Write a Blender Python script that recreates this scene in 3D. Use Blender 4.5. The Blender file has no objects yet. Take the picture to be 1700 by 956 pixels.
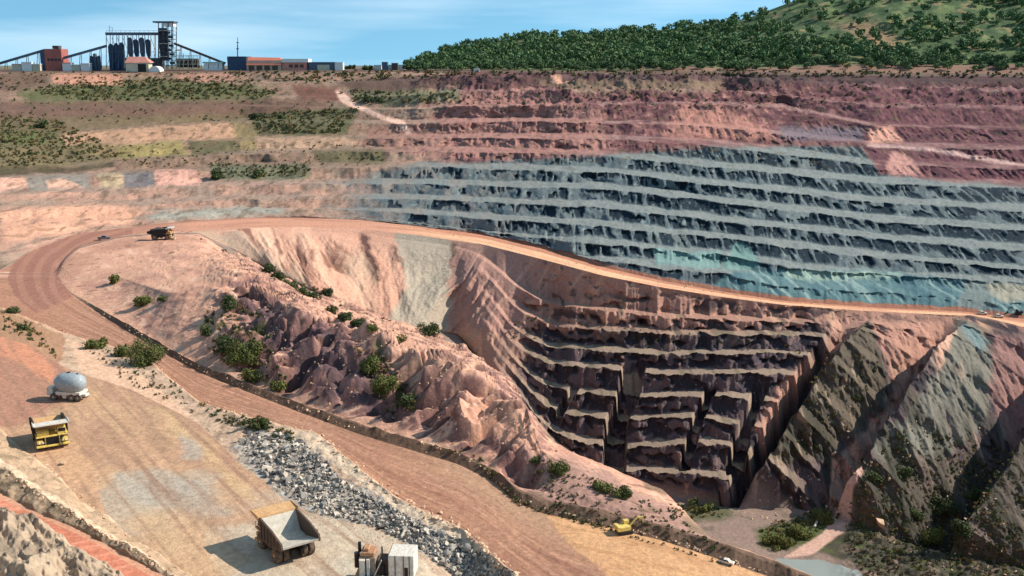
import bpy, bmesh, math, random
import numpy as np
from mathutils import Vector, Matrix
random.seed(7); RNG = np.random.default_rng(11)
SC = bpy.context.scene
COL = SC.collection
# ------------------------------------------------------------------ camera, sky, sun, exposure
F_PX, CU, CV, HORIZON = 1700.0, 850.0, 478.0, 108.0
PITCH = math.atan((CV - HORIZON) / F_PX)
ZC = 210.0                                   # camera height above the zero level
cd = bpy.data.cameras.new('camera'); cam = bpy.data.objects.new('camera', cd); COL.objects.link(cam)
cd.sensor_width = 36; cd.lens = 36 * F_PX / 1700; cd.clip_start = 1; cd.clip_end = 60000
cam.location = (0, 0, ZC); cam.rotation_euler = (math.pi / 2 - PITCH, 0, 0)
SC.camera = cam
SUN_EL, SUN_AZ = math.radians(37), math.radians(80)      # azimuth from +Y towards +X
w = bpy.data.worlds.new('World'); SC.world = w; w.use_nodes = True
nt = w.node_tree; nt.nodes.clear()
N = nt.nodes.new; L = nt.links.new
out = N('ShaderNodeOutputWorld'); bg = N('ShaderNodeBackground'); sky = N('ShaderNodeTexSky')
sky.sky_type = 'NISHITA'; sky.sun_disc = False; sky.sun_elevation = SUN_EL; sky.sun_rotation = SUN_AZ
sky.altitude = 400; sky.air_density = 1.0; sky.dust_density = 0.2; sky.ozone_density = 2.5
tc = N('ShaderNodeTexCoord'); va = N('ShaderNodeVectorMath'); va.operation = 'ADD'; va.inputs[1].default_value = (0, 0, 0.22)
vn = N('ShaderNodeVectorMath'); vn.operation = 'NORMALIZE'
L(tc.outputs['Generated'], va.inputs[0]); L(va.outputs[0], vn.inputs[0]); L(vn.outputs[0], sky.inputs['Vector'])
mp = N('ShaderNodeMapping'); mp.inputs['Scale'].default_value = (1.6, 1.6, 16)
mp.inputs['Rotation'].default_value = (0.0, math.radians(-5), 0)
no = N('ShaderNodeTexNoise'); no.inputs['Scale'].default_value = 1.7; no.inputs['Detail'].default_value = 6; no.inputs['Roughness'].default_value = 0.5
cr = N('ShaderNodeValToRGB'); cr.color_ramp.elements[0].position = 0.46; cr.color_ramp.elements[1].position = 0.75
cr.color_ramp.elements[0].color = (0, 0, 0, 1); cr.color_ramp.elements[1].color = (.42, .42, .42, 1)
L(tc.outputs['Generated'], mp.inputs[0]); L(mp.outputs[0], no.inputs[0]); L(no.outputs[0], cr.inputs[0])
mx = N('ShaderNodeMix'); mx.data_type = 'RGBA'; mx.inputs[7].default_value = (6.6, 7.6, 8.2, 1)
tint = N('ShaderNodeMix'); tint.data_type = 'RGBA'; tint.blend_type = 'MULTIPLY'; tint.inputs[0].default_value = 1
tint.inputs[7].default_value = (0.86, 1.2, 1.08, 1)
L(sky.outputs[0], tint.inputs[6]); L(tint.outputs[2], mx.inputs[6]); L(cr.outputs[0], mx.inputs[0])
L(mx.outputs[2], bg.inputs[0]); bg.inputs[1].default_value = 0.13; L(bg.outputs[0], out.inputs[0])
sd = bpy.data.lights.new('sun', 'SUN'); sun = bpy.data.objects.new('sun', sd); COL.objects.link(sun)
sd.energy = 5.0; sd.angle = math.radians(0.5); sd.color = (1.0, 0.93, 0.82)
sv = Vector((math.sin(SUN_AZ) * math.cos(SUN_EL), math.cos(SUN_AZ) * math.cos(SUN_EL), math.sin(SUN_EL)))
sun.rotation_euler = sv.to_track_quat('Z', 'Y').to_euler()
SC.view_settings.view_transform = 'Standard'; SC.view_settings.look = 'None'
SC.view_settings.exposure = 0.38; SC.view_settings.gamma = 1; SC.view_settings.use_curve_mapping = False
SC.render.engine = 'CYCLES'; SC.cycles.max_bounces = 4; SC.cycles.diffuse_bounces = 2

# ------------------------------------------------------------------ helpers
cp, sp = math.cos(PITCH), math.sin(PITCH)
def g_of(v):                                    # dZ/dY of the ray through row v
    yc = -(np.asarray(v, float) - CV) / F_PX
    return (-sp + yc * cp) / (cp + yc * sp)
def y_at(v, z): return z / g_of(v)
def x_of(u, y, z): return (u - CU) / F_PX * (y * cp - z * sp)
def v_of(y, z):
    t = y * cp - z * sp
    return CV - F_PX * (y * sp + z * cp) / t
def s2l(c):
    c = np.asarray(c, float) / 255.0
    return np.where(c <= 0.04045, c / 12.92, ((c + 0.055) / 1.055) ** 2.4)
def hx(h): return s2l([int(h[i:i + 2], 16) for i in (0, 2, 4)])
_P = np.random.default_rng(5).permutation(512).astype(np.int32); _P2 = np.concatenate([_P, _P, _P])
_G = np.random.default_rng(6).uniform(0, 2 * math.pi, 512)
_GX, _GY = np.cos(_G).astype(np.float32), np.sin(_G).astype(np.float32); _GX2, _GY2 = _GX[_P], _GY[_P]
def noise(x, y, seed=0):
    x, y = np.broadcast_arrays(np.asarray(x, np.float32), np.asarray(y, np.float32))
    fx = np.floor(x); fy = np.floor(y); xf = x - fx; yf = y - fy
    xi = (fx.astype(np.int32) + seed * 17) & 511; yi = fy.astype(np.int32) & 511
    ux = xf * xf * xf * (xf * (xf * 6 - 15) + 10); uy = yf * yf * yf * (yf * (yf * 6 - 15) + 10)
    pa = _P2[xi] + yi; pb = _P2[xi + 1] + yi
    pa &= 511; pb &= 511; pc = (pa + 1) & 511; pd = (pb + 1) & 511
    a = _GX2[pa] * xf + _GY2[pa] * yf; b = _GX2[pb] * (xf - 1) + _GY2[pb] * yf
    c = _GX2[pc] * xf + _GY2[pc] * (yf - 1); d = _GX2[pd] * (xf - 1) + _GY2[pd] * (yf - 1)
    a += ux * (b - a); c += ux * (d - c)
    return 1.45 * (a + uy * (c - a))
def fbm(x, y, octv=4, seed=0, gain=0.5):
    s = 0; a = 1; f = 1; t = 0
    for i in range(octv):
        s = s + a * noise(x * f, y * f, seed + i * 3); t += a; a *= gain; f *= 2.03
    return s / t
def ridged(x, y, octv=4, seed=0):
    s = 0; a = 1; f = 1; t = 0
    for i in range(octv):
        s = s + a * (1 - 2 * np.abs(noise(x * f, y * f, seed + i * 3))); t += a; a *= 0.5; f *= 2.1
    return s / t
def sstep(a, b, x): 
    t = np.clip((x - a) / (b - a), 0, 1); return t * t * (3 - 2 * t)
def lerp(a, b, t): return a + (b - a) * t

# ------------------------------------------------------------------ terrain: feature lines from near to far
U0, U1, NC = -180.0, 1880.0, 1420
us = np.linspace(U0, U1, NC); DU = us[1] - us[0]
def K(*pts, sm=8.0):
    a = np.array(pts, float); y = np.interp(us, a[:, 0], a[:, 1])
    if sm:
        r = int(3 * sm / DU); k = np.exp(-0.5 * (np.arange(-r, r + 1) * DU / sm) ** 2); k /= k.sum()
        y = np.convolve(np.pad(y, r, mode='edge'), k, 'valid')
    return y
def wig(amp, sc, seed): return amp * fbm(us / sc, us * 0 + seed * 3.7, 4, seed)
LN = []                                           # (name, Y, Z)
def add(name, Y, Z):
    if LN: Y = np.maximum(Y, LN[-1][1] + 0.12)
    LN.append((name, Y, Z)); return Y, Z
def addv(name, v, z): return add(name, y_at(v, z), z)
zpl = K((700, -86), (1000, -99))
addv('N0', K((0, 1150)), K((-180, -52), (100, -60), (450, -86), (700, -86), (1000, -99)))
addv('PB', K((-180, 760), (0, 852), (59, 867), (118, 905), (176, 935), (200, 956), (400, 1090), (600, 1140)), K((-180, -80), (300, -83), (500, -86), (700, -86), (1000, -99)))
addv('PT', K((-180, 730), (0, 818), (59, 850), (132, 879), (206, 920), (273, 956), (500, 1090), (700, 1136)), K((-180, -80), (300, -83), (500, -86), (700, -86), (1000, -99)))
addv('BC', K((-180, 690), (0, 775), (24, 790), (59, 818), (118, 850), (159, 880), (235, 921), (280, 953), (500, 1070), (700, 1132)) + wig(5, 25, 2), K((-180, -78.2), (0, -79.8), (250, -82.4), (500, -86), (700, -86), (1000, -99)))
addv('E1', K((-180, 620), (0, 711), (32, 741), (103, 794), (132, 832), (188, 861), (206, 888), (250, 911), (306, 952), (500, 1050), (700, 1110), (900, 1125), sm=5), zpl)
E2v = K((-180, 540), (0, 556), (60, 578), (95, 603), (140, 622), (200, 640), (250, 662), (330, 703), (375, 745), (400, 773), (444, 800), (468, 829), (518, 852), (582, 867), (635, 875), (690, 912), (744, 950), (850, 1040), (1000, 1110), sm=6) + wig(3, 30, 3)
addv('E2', E2v, zpl)
C1v = K((-180, 508), (0, 512), (60, 535), (110, 556), (190, 578), (250, 602), (290, 635), (330, 668), (400, 690), (460, 705), (526, 719), (576, 761), (653, 823), (709, 852), (762, 875), (812, 917), (859, 956), (950, 1030), (1100, 1100), (1300, 1120), sm=6) + wig(2.5, 22, 4)
addv('C1', C1v, K((-180, -92), (110, -91.5), (200, -89), (290, -87), (400, -85), (526, -84), (860, -84.5), (950, -90), (1100, -99)))
ZR = K((-180, -93.5), (110, -93), (526, -96), (860, -99), (1100, -100), (1300, -102))
addv('RN', C1v - K((0, 3), (526, 2)), ZR)
RFv = K((-180, 458), (95, 462), (120, 490), (180, 530), (260, 578), (330, 618), (400, 646), (500, 685), (600, 722), (700, 752), (760, 770), (820, 800), (856, 832), (900, 852), (1000, 872), (1100, 897), (1200, 930), (1280, 958), (1400, 1010), (1500, 1050), (1880, 1110), sm=6)
Y, Z = addv('RF', RFv, ZR)
bermh = 1.7 * sstep(100, 200, us) * (1 + wig(0.8, 40, 9))
add('RB', Y + 3.2 * sstep(90, 140, us) + .1, Z + bermh)
add('RC', LN[-1][1] + 3.5 * sstep(90, 140, us) + .1, Z + 0.6 * sstep(100, 200, us))
Mv = K((-180, 456), (95, 460), (150, 458), (200, 462), (280, 490), (370, 488), (430, 488), (520, 535), (600, 545), (640, 575), (700, 600), (760, 635), (800, 640), (850, 682), (905, 748), (1000, 808), (1100, 860), (1200, 920), (1280, 951), (1500, 1045), (1880, 1105))
addv('M', Mv, K((-180, -93), (95, -93), (200, -90), (300, -84), (430, -80), (600, -82), (760, -86), (850, -90), (950, -96.5), (1100, -100.5), (1300, -102)))
Hv = K((-180, 452), (95, 457), (105, 434), (130, 412), (200, 394), (250, 390), (330, 388), (380, 420), (430, 450), (520, 493), (600, 524), (650, 545), (690, 556), (740, 573), (775, 590), (800, 606), (829, 628), (853, 662), (906, 722), (941, 747), (994, 768), (1044, 790), (1103, 815), (1140, 852), (1180, 893), (1280, 944), (1500, 1040), (1880, 1100), sm=5) + wig(3, 20, 5) * sstep(350, 500, us)
YH, ZH = addv('H', Hv, K((-180, -94), (95, -94), (330, -95), (430, -97), (600, -104), (740, -108), (800, -104), (853, -97), (906, -98), (1100, -103), (1300, -103)))
zfl = K((-180, -94.2), (95, -94.2), (330, -95.8), (430, -110), (520, -120), (600, -130), (680, -138), (760, -146), (800, -152), (830, -158), (900, -168), (1000, -177), (1100, -182), (1880, -188))
vfl = K((-180, 450), (95, 455), (105, 432), (130, 410), (200, 392.5), (250, 388), (330, 386), (380, 411), (430, 438), (520, 483), (600, 515), (650, 536), (690, 546), (760, 554), (800, 600), (830, 650), (900, 728), (1000, 785), (1100, 818), (1209, 842), (1320, 842), (1400, 862), (1500, 905), (1600, 930), (1700, 950), (1880, 1000), sm=5)
yfl = y_at(vfl, zfl)
add('NF', np.minimum(YH + 1.3 * (ZH - zfl), yfl - 1), zfl)
YF, ZF = add('FL', yfl, zfl)
def lad(v0, z0start, ledges, ytop_v, ytop_z):
    """march up a benched wall; ledges: list of (v, thickness px); solves the face slope per column"""
    Y0, Z0 = z0start
    def run(s, rec=None):
        y, z = Y0.copy(), Z0.copy()
        for v, th in ledges:
            g = g_of(v + th / 2); yn = (z - s * y) / (g - s); yn = np.maximum(yn, y + .05); z = z + s * (yn - y); y = yn
            if rec is not None: rec.append((y, z))
            y2 = np.maximum(z / g_of(v - th / 2), y + .05); y = np.where(z < 0, y2, y + 1)
            if rec is not None: rec.append((y, z))
        g = g_of(ytop_v); yn = np.maximum((z - s * y) / (g - s), y + .05); z = z + s * (yn - y)
        return yn, z
    lo = np.full(NC, 0.03); hi = np.full(NC, 9.0)
    for _ in range(45):
        mid = np.sqrt(lo * hi); _, z = run(mid); up = z < ytop_z
        lo = np.where(up, mid, lo); hi = np.where(up, hi, mid)
    s = np.sqrt(lo * hi); r = int(30 / DU); s = np.exp(np.convolve(np.pad(np.log(s), r, mode='edge'), np.ones(2 * r + 1) / (2 * r + 1), 'valid'))
    rec = []; run(s, rec); return rec, s
# lower pit wall
wl = K((780, 0), (915, 1), (1330, 1), (1370, .8), (1460, .7), (1520, .3), (1600, .12), (1880, .2))
PITL = [
    K((760, 552), (800, 596), (830, 640), (900, 715), (950, 757), (1000, 772), (1100, 790), (1200, 805), (1340, 812), (1500, 870), (1700, 915), (1880, 960)),
    K((760, 550), (800, 590), (830, 625), (900, 700), (950, 723), (1040, 740), (1140, 743), (1200, 752), (1340, 775), (1500, 830), (1700, 870), (1880, 900)),
    K((760, 545), (800, 583), (830, 612), (880, 655), (940, 681), (1060, 694), (1150, 697), (1200, 712), (1340, 730), (1500, 760), (1700, 800), (1880, 830)),
    K((760, 532), (800, 566), (870, 628), (960, 646), (1080, 655), (1180, 664), (1260, 676), (1340, 690), (1500, 705), (1700, 720), (1880, 750)),
    K((760, 510), (800, 540), (850, 593), (1000, 606), (1100, 617), (1200, 627), (1300, 634), (1500, 650), (1700, 660), (1880, 690)),
    K((760, 490), (800, 520), (850, 568), (1000, 578), (1150, 586), (1340, 598), (1500, 605), (1700, 615), (1880, 645)),
    K((760, 450), (800, 470), (850, 528), (950, 540), (1100, 550), (1330, 558), (1500, 562), (1700, 575), (1880, 605)),
    K((760, 420), (800, 440), (850, 486), (900, 498), (1000, 512), (1100, 522), (1330, 534), (1500, 540), (1700, 556), (1880, 585))]
QNv = K((-180, 446), (15, 451), (95, 452), (105, 429), (130, 408), (200, 391), (250, 386), (330, 383), (430, 378), (500, 376), (600, 380), (700, 391), (800, 405), (900, 430), (1000, 457), (1100, 477), (1200, 493), (1300, 506), (1450, 517), (1600, 524), (1700, 543), (1880, 575), sm=6)
ZQ = K((-180, -94.4), (330, -96.2), (500, -97.5), (700, -101), (1000, -109), (1200, -118), (1450, -124), (1700, -128), (1880, -131))
led = [(v, .015 + (11 - .5 * i) * wl) for i, v in enumerate(PITL)]
rec, sl1 = lad(None, (YF, ZF), led, QNv, ZQ)
for i, (y, z) in enumerate(rec):
    k_ = i // 2; vv_ = led[k_][0] + (wig(2.6, 44, 20 + k_) + wig(1.2, 9, 40 + k_)) * wl + (1 - 2 * (i % 2)) * led[k_][1] * .5 * (1 + wig(1.5, 22, 90 + k_))
    bw_ = wl ** .7; ti_ = (i + 1) / (len(rec) + 1); yl_ = lerp(YF, y_at(QNv, ZQ), ti_); zl_ = lerp(ZF, ZQ, ti_)
    zb_ = lerp(zl_, z, bw_); add('P%d%s' % (k_, 'ab'[i % 2]), lerp(yl_, y_at(vv_, z), bw_), zb_)
addv('QN', QNv, ZQ)
QFv = K((-180, 438), (0, 448), (15, 444), (30, 430), (60, 412), (130, 388), (250, 373), (330, 366), (430, 361), (500, 361), (600, 365), (700, 376), (800, 389), (900, 412), (1000, 443), (1100, 466), (1200, 484), (1300, 499), (1450, 510), (1600, 517), (1700, 529), (1880, 556), sm=6)
YQ, ZQF = addv('QF', QFv, ZQ)
qb = sstep(640, 900, us) * 1.8 * (1 + wig(.8, 20, 31)) + .05
add('QB', YQ + 2.5 * sstep(640, 900, us) + .1, ZQF + qb)
# far wall
FW = [
    ('B6', K((-180, 435), (0, 446), (60, 410), (130, 386.5), (250, 371.5), (430, 359.5), (600, 363.5), (700, 374), (800, 387), (900, 408), (960, 424), (1000, 428), (1100, 437), (1200, 446), (1300, 468), (1450, 476), (1700, 494), (1880, 520))),
    ('B5', K((-180, 420), (0, 420), (60, 400), (130, 383), (250, 370), (430, 358), (600, 361), (700, 371), (800, 382), (870, 390), (1000, 399), (1200, 420), (1300, 436), (1450, 450), (1700, 466), (1880, 490))),
    ('B4', K((-180, 375), (0, 372), (150, 366), (250, 358), (400, 346), (600, 347), (700, 351), (800, 356), (1000, 370), (1200, 392), (1450, 421), (1700, 444), (1880, 460))),
    ('B3', K((-180, 350), (0, 346), (150, 338), (400, 326), (600, 326), (700, 327), (800, 330), (1000, 338), (1200, 362), (1450, 391), (1700, 410), (1880, 425))),
    ('B2', K((-180, 322), (0, 318), (150, 312), (400, 302), (600, 301), (700, 301), (800, 304), (1000, 308), (1200, 331), (1450, 360), (1700, 378), (1880, 390))),
    ('B1', K((-180, 294), (0, 291), (150, 288), (400, 276), (600, 272), (700, 272), (800, 275), (1000, 280), (1200, 302), (1450, 329), (1700, 344), (1880, 354))),
    ('B0', K((-180, 270), (0, 267), (150, 265), (250, 262), (400, 252), (600, 247), (800, 248), (900, 250), (1000, 254), (1200, 272), (1450, 298), (1700, 306), (1880, 316))),
    ('U1', K((-180, 248), (0, 245), (200, 238), (400, 230), (600, 226), (800, 225), (1000, 226), (1200, 238), (1450, 268), (1700, 276), (1880, 284))),
    ('U2', K((-180, 222), (100, 219), (250, 210), (400, 200), (700, 203), (900, 200), (1100, 205), (1200, 209), (1450, 238), (1700, 244), (1880, 250))),
    ('U3', K((-180, 182), (0, 180), (400, 174), (700, 182), (900, 178), (1100, 176), (1300, 180), (1450, 208), (1700, 213), (1880, 218))),
    ('U4', K((-180, 166), (0, 165), (400, 160), (700, 159), (900, 156), (1200, 157), (1450, 178), (1700, 182), (1880, 188))),
    ('U5', K((-180, 142), (0, 141), (400, 137), (700, 134), (900, 132), (1200, 133), (1450, 150), (1700, 153), (1880, 156)))]
TOPv = K((-180, 119.5), (600, 119), (1000, 121), (1700, 127))
ZT = K((-180, 1500), (600, 1480), (1000, 1450), (1880, 1400)) * g_of(TOPv)
th = [0.5, 0.34, .36, .36, .36, .36, .36, .34, .25, .16, .16, .12]
led = []; vprev = QFv
FWv = [v for n, v in FW]; FWw = [(wig(1.6, 60, 50 + i) * sstep(130, 420, v) + wig(2.6, 260, 90 + i)) * sstep(105, 300, v) for i, (n, v) in enumerate(FW)]
for i, v in enumerate(FWv):
    sp_ = np.minimum(vprev - v, 34); vprev = v
    led.append((v, np.maximum(sp_ * th[i], .15)))
rec, sl2 = lad(None, (LN[-1][1], LN[-1][2]), led, TOPv, ZT)
def gs(a, px=45):
    r = int(2.5 * px / DU); k = np.exp(-0.5 * (np.arange(-r, r + 1) * DU / px) ** 2); k /= k.sum(); return np.convolve(np.pad(a, r, mode='edge'), k, 'valid')
for i, (y, z) in enumerate(rec):
    k_ = i // 2; t_ = led[k_][1]; z = gs(z) if k_ > 1 else z; ok_ = t_ > (2.5 if k_ < 2 else -1)
    vv_ = led[k_][0] + FWw[k_] * np.clip((t_ - 1) / 5, 0, 1) + (1 - 2 * (i % 2)) * t_ * .5 * (1 + wig(.7, 60 if k_ < 7 else 200, 70 + k_))
    add('%s%s' % (FW[k_][0], 'ab'[i % 2]), np.where(ok_, y_at(vv_, z), y), z)
addv('TOP', TOPv, ZT)
add('HB', LN[-1][1] + 120, ZT + 3 + 2 * sstep(900, 600, us))
sil = K((-180, 112), (665, 112), (695, 103), (740, 88), (800, 70), (850, 65), (900, 61), (1000, 57), (1050, 51), (1100, 49), (1200, 38), (1240, 30), (1290, 12), (1350, -10), (1500, -50), (1880, -110))
hy = np.full(NC, 2250.0); hz = hy * g_of(sil); hz = np.where(us < 668, ZT + 4, hz)
yhb, zhb = LN[-1][1].copy(), LN[-1][2].copy()
for i, t in enumerate((.3, .62)): add('HM%d' % i, lerp(yhb, hy, t), lerp(zhb, hz, t ** 1.25))
add('HR', hy, hz)
add('HD', hy + 900, ZT * 0 - 10.0)
add('HZ', hy * 0 + 30000, ZT * 0 - 12.0)
names = [l[0] for l in LN]; LY = np.array([l[1] for l in LN]); LZ = np.array([l[2] for l in LN])
BI = {n: i for i, n in enumerate(names)}
# rows per band
rowsY, rowsZ, band, frac = [], [], [], []
for k in range(len(LN) - 1):
    va_, vb_ = v_of(LY[k], LZ[k]), v_of(LY[k + 1], LZ[k + 1])
    inf = (us > -60) & (us < 1760)
    span = np.abs(va_ - vb_)[inf & (np.minimum(va_, vb_) < 985)] if np.any(inf & (np.minimum(va_, vb_) < 985)) else np.array([4.])
    n = int(np.clip(np.percentile(span, 90) / 1.5, 2, 200))
    if names[k] == 'H': n = 24
    if names[k] == 'NF': n = 150
    if names[k] in ('HR', 'HD'): n = 10
    for j in range(n):
        t = j / n; rowsY.append(lerp(LY[k], LY[k + 1], t)); rowsZ.append(lerp(LZ[k], LZ[k + 1], t)); band.append(k); frac.append(t)
rowsY.append(LY[-1]); rowsZ.append(LZ[-1]); band.append(len(LN) - 1); frac.append(0)
PY = np.array(rowsY); PZ = np.array(rowsZ); NR = PY.shape[0]
UU = np.broadcast_to(us, PY.shape).copy(); PX = x_of(UU, PY, PZ); VV = v_of(PY, PZ)
B = np.array(band)[:, None] * np.ones((1, NC), int); T = np.array(frac)[:, None] * np.ones((1, NC))
BT = B + T
print('terrain', NR, NC, NR * NC, 'slopes', np.degrees(np.arctan(sl1[::150])).round(), np.degrees(np.arctan(sl2[::150])).round())
print('top y', LY[BI['TOP']][::150].round(), 'pit', LY[BI['FL']][::150].round(), LY[BI['QN']][::150].round())
def inb(a, b): return (B >= BI[a]) & (B < BI[b])

# ------------------------------------------------------------------ terrain relief
FULL = {}
def reg(**kw): FULL.update(kw); globals().update(kw)
def sec(a, b):
    """work on the rows between two feature lines only"""
    r0 = int(np.argmax(B_ROW >= BI[a])); r1 = NR if b == 'HZ+' else int(np.argmax(B_ROW >= BI[b])) + 1
    for k_, v_ in FULL.items(): globals()[k_] = v_[r0:r1]
B_ROW = np.array(band)
f32 = lambda a: np.ascontiguousarray(a, np.float32)
dZ = np.zeros(PY.shape, np.float32); dY = dZ.copy(); dX = dZ.copy()
reg(PX=f32(PX), PY=f32(PY), PZ=f32(PZ), UU=f32(UU), VV=f32(VV), B=B, T=f32(T), BT=f32(BT), dX=dX, dY=dY, dZ=dZ)
reg(rx=PX * .82 + PY * .57, ry=-PX * .57 + PY * .82, hgt=PZ + 150)
def win(a, b, s_=25): return sstep(a - s_, a, UU) * (1 - sstep(b, b + s_, UU))
sec('N0', 'PB')
m = inb('N0', 'PB'); e = m * sstep(0, .12, 1 - T) * (UU < 420)
dZ += e * (3.4 * ridged(rx / 9, ry / 34, 4, 1) + 1.3 * ridged(rx / 3, ry / 9, 4, 2))
sec('PT', 'M'); m = inb('PT', 'E1'); dZ += m * (1.1 * fbm(PX / 6, PY / 6, 5, 3, .6) + .8 * ridged(PX / 5, PY / 9, 3, 134)) * sstep(0, .1, np.minimum(BT - BI['PT'], BI['E1'] - BT))
m = inb('E1', 'E2'); dZ += m * .22 * fbm(PX / 9, PY / 9, 4, 4) * sstep(0, .05, np.minimum(T, 1 - T))
m = inb('E2', 'C1'); rub = win(400, 900, 30)
dZ += m * (.5 + .5 * rub) * (1.0 * fbm(PX / 5, PY / 5, 5, 5, .6)) * sstep(0, .1, T) * sstep(0, .1, 1 - T)
m = inb('C1', 'RN') | (B == BI['C1']); dZ += m * .5 * fbm(PX / 4, PY / 4, 4, 6)
road_t = (BT - BI['RN']) / (BI['RF'] - BI['RN'])
m = inb('RN', 'RF'); dZ += m * .12 * fbm(PX / 5, PY / 5, 4, 7)
m = inb('RF', 'M'); dZ += m * .4 * fbm(PX / 5, PY / 5, 4, 8) * sstep(100, 200, UU) * sstep(0, .3, BT - BI['RF'])
# the near hill: gullies and rock knobs
sec('RC', 'NF'); hb = np.clip((BT - BI['RC']), 0, 2)
env = np.where(inb('RC', 'NF'), sstep(0, .25, hb) * (1 - sstep(1.88, 2.0, hb) * .8), 0) * sstep(120, 330, UU) * (1 - .75 * sstep(880, 1100, UU))
rg = ridged(rx / 40 + 1.3, ry / 62, 4, 9)
hz_ = win(420, 850, 70) * (1 - sstep(.8, 1.35, hb) * .82)
dZ += env * hz_ * (-3.2 + 6.5 * ridged(ry / 17 + .6 * fbm(rx / 30, ry / 30, 2, 130), rx / 52, 3, 131) + 1.5 * ridged(ry / 7.5, rx / 15, 4, 132) - 5.0 * np.exp(-(noise(ry / 15, rx / 42, 180) / .09) ** 2) - 2.4 * np.exp(-(noise(ry / 8 + rx / 40, rx / 24, 181) / .1) ** 2) + 4.0 * (np.abs(fbm(rx / 9, ry / 12, 3, 133)) - .2))
dZ += env * (3.0 * (rg - .1) + 1.6 * ridged(rx / 11, ry / 16, 3, 10) + .8 * fbm(PX / 3.5, PY / 3.5, 4, 13, .65)) * (.35 + .65 * win(380, 870, 60))
big = fbm(rx / 55, ry / 70, 2, 14); dZ += env * 5 * big * win(380, 900, 60)
dX += env * 2.5 * ridged(PX / 20, PY / 16, 3, 12) * win(380, 870, 60)
# scree slopes left, benched wall right
sec('FL', 'QN'); pw = inb('FL', 'QN'); pt = np.clip((BT - BI['FL']) / (BI['QN'] - BI['FL']), 0, 1)
pt = np.where(pw, pt, 0); penv = np.where(pw, np.maximum(np.sin(np.clip(pt * 1.08, 0, 1) * math.pi), 0) ** .5, 0)
lft = win(340, 790, 90); rgt = sstep(820, 890, UU) * (1 - .55 * sstep(555, 520, VV))
kd = np.interp(us, [330, 560, 680, 760, 900], [1.6, .9, .1, -.6, -.6])[None, :].astype(np.float32)
gul = ridged((PX + hgt * kd) / 22, hgt / 90, 3, 15); gul2 = ridged((PX + hgt * kd) / 7, hgt / 30, 4, 16)
dZ += penv * lft * sstep(340, 460, UU) * (4.5 * (gul - .2) + 1.7 * gul2 + .5 * fbm(PX / 3, hgt / 3, 3, 177)) * sstep(1, .8, pt)
dY += penv * lft * (-13.0 * ridged((PX + hgt * kd) / 26, hgt / 80, 3, 15) - 3.4 * ridged((PX + hgt * kd) / 8, hgt / 26, 4, 16) - .8 * fbm(PX / 3, hgt / 3, 3, 160, .6)) * sstep(340, 480, UU)
ss = UU + (VV - 540) * .62; spur = sstep(1330, 1400, ss)
dY += pw * spur * sstep(0, .05, pt) * (1 - sstep(.93, 1, pt)) * (-3.0 * ridged(PX / 15 + hgt / 40, hgt / 10, 5, 120) - 4 * fbm(PX / 24, hgt / 9, 4, 121) - 1.4 * fbm(PX / 3, hgt / 3, 4, 122, .7))
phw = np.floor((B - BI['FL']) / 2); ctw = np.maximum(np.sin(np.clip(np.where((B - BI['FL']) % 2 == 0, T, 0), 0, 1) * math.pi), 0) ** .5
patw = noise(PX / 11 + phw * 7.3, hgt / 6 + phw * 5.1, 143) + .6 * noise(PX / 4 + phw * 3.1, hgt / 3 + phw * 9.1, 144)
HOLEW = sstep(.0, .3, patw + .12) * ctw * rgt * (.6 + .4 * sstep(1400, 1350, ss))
dY += pw * 2.8 * HOLEW
dY += pw * rgt * (-2.6 * ridged(PX / 17, hgt / 26, 4, 17) - 1.1 * fbm(PX / 3.5, hgt / 5, 4, 18, .6)) * sstep(0, .04, pt) * (1 - sstep(.9, 1, pt))
hst = lambda a, b: sstep(a, b, VV)
saw = np.interp(ss, [1130, 1290, 1376, 1392, 1440, 1558, 1566, 1602, 1700, 1786, 1835, 2000], [0, 3.0, 3.5, -9, 10, -7, -9, 11, 0, -10, 9, 0])
dZ += pw * saw * 1.55 * sstep(505, 640, VV) * (1 - sstep(930, 1010, VV)) 
def slot(pts, wd, dep):
    a = np.array(pts, float); c = np.interp(VV, a[:, 1], a[:, 0]); k = 1 - sstep(.75, 1.0, np.abs(UU - c) / (wd / 2))
    return -dep * k * sstep(a[0, 1] - 6, a[0, 1] + 6, VV) * (1 - sstep(a[-1, 1] - 6, a[-1, 1] + 6, VV))
dZ += pw * (slot([(1052, 608), (1040, 660), (1022, 700), (1018, 790)], 40, 12) + slot([(1180, 655), (1160, 700), (1150, 735), (1135, 790)], 22, 7) + slot([(1262, 660), (1235, 720), (1215, 800)], 26, 9)
            + slot([(955, 640), (925, 690)], 16, 5))
PWS = HOLEW
# irregular pits in the top
# (see the recesses above)
bl = fbm(PX / 13, hgt / 6, 3, 19); dY += pw * rgt * 7 * sstep(.18, .42, bl) * sstep(480, 500, VV) * (1 - sstep(545, 570, VV)) * (pt < .97)
sec('NF', 'FL'); m = inb('NF', 'FL') * sstep(1370, 1450, UU) * (1 - sstep(.97, 1, T)); dZ += m * (3.5 * ridged(PX / 22, PY / 15, 4, 150) + 1.2 * fbm(PX / 4, PY / 4, 4, 151)) * sstep(.1, .3, T)
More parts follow.
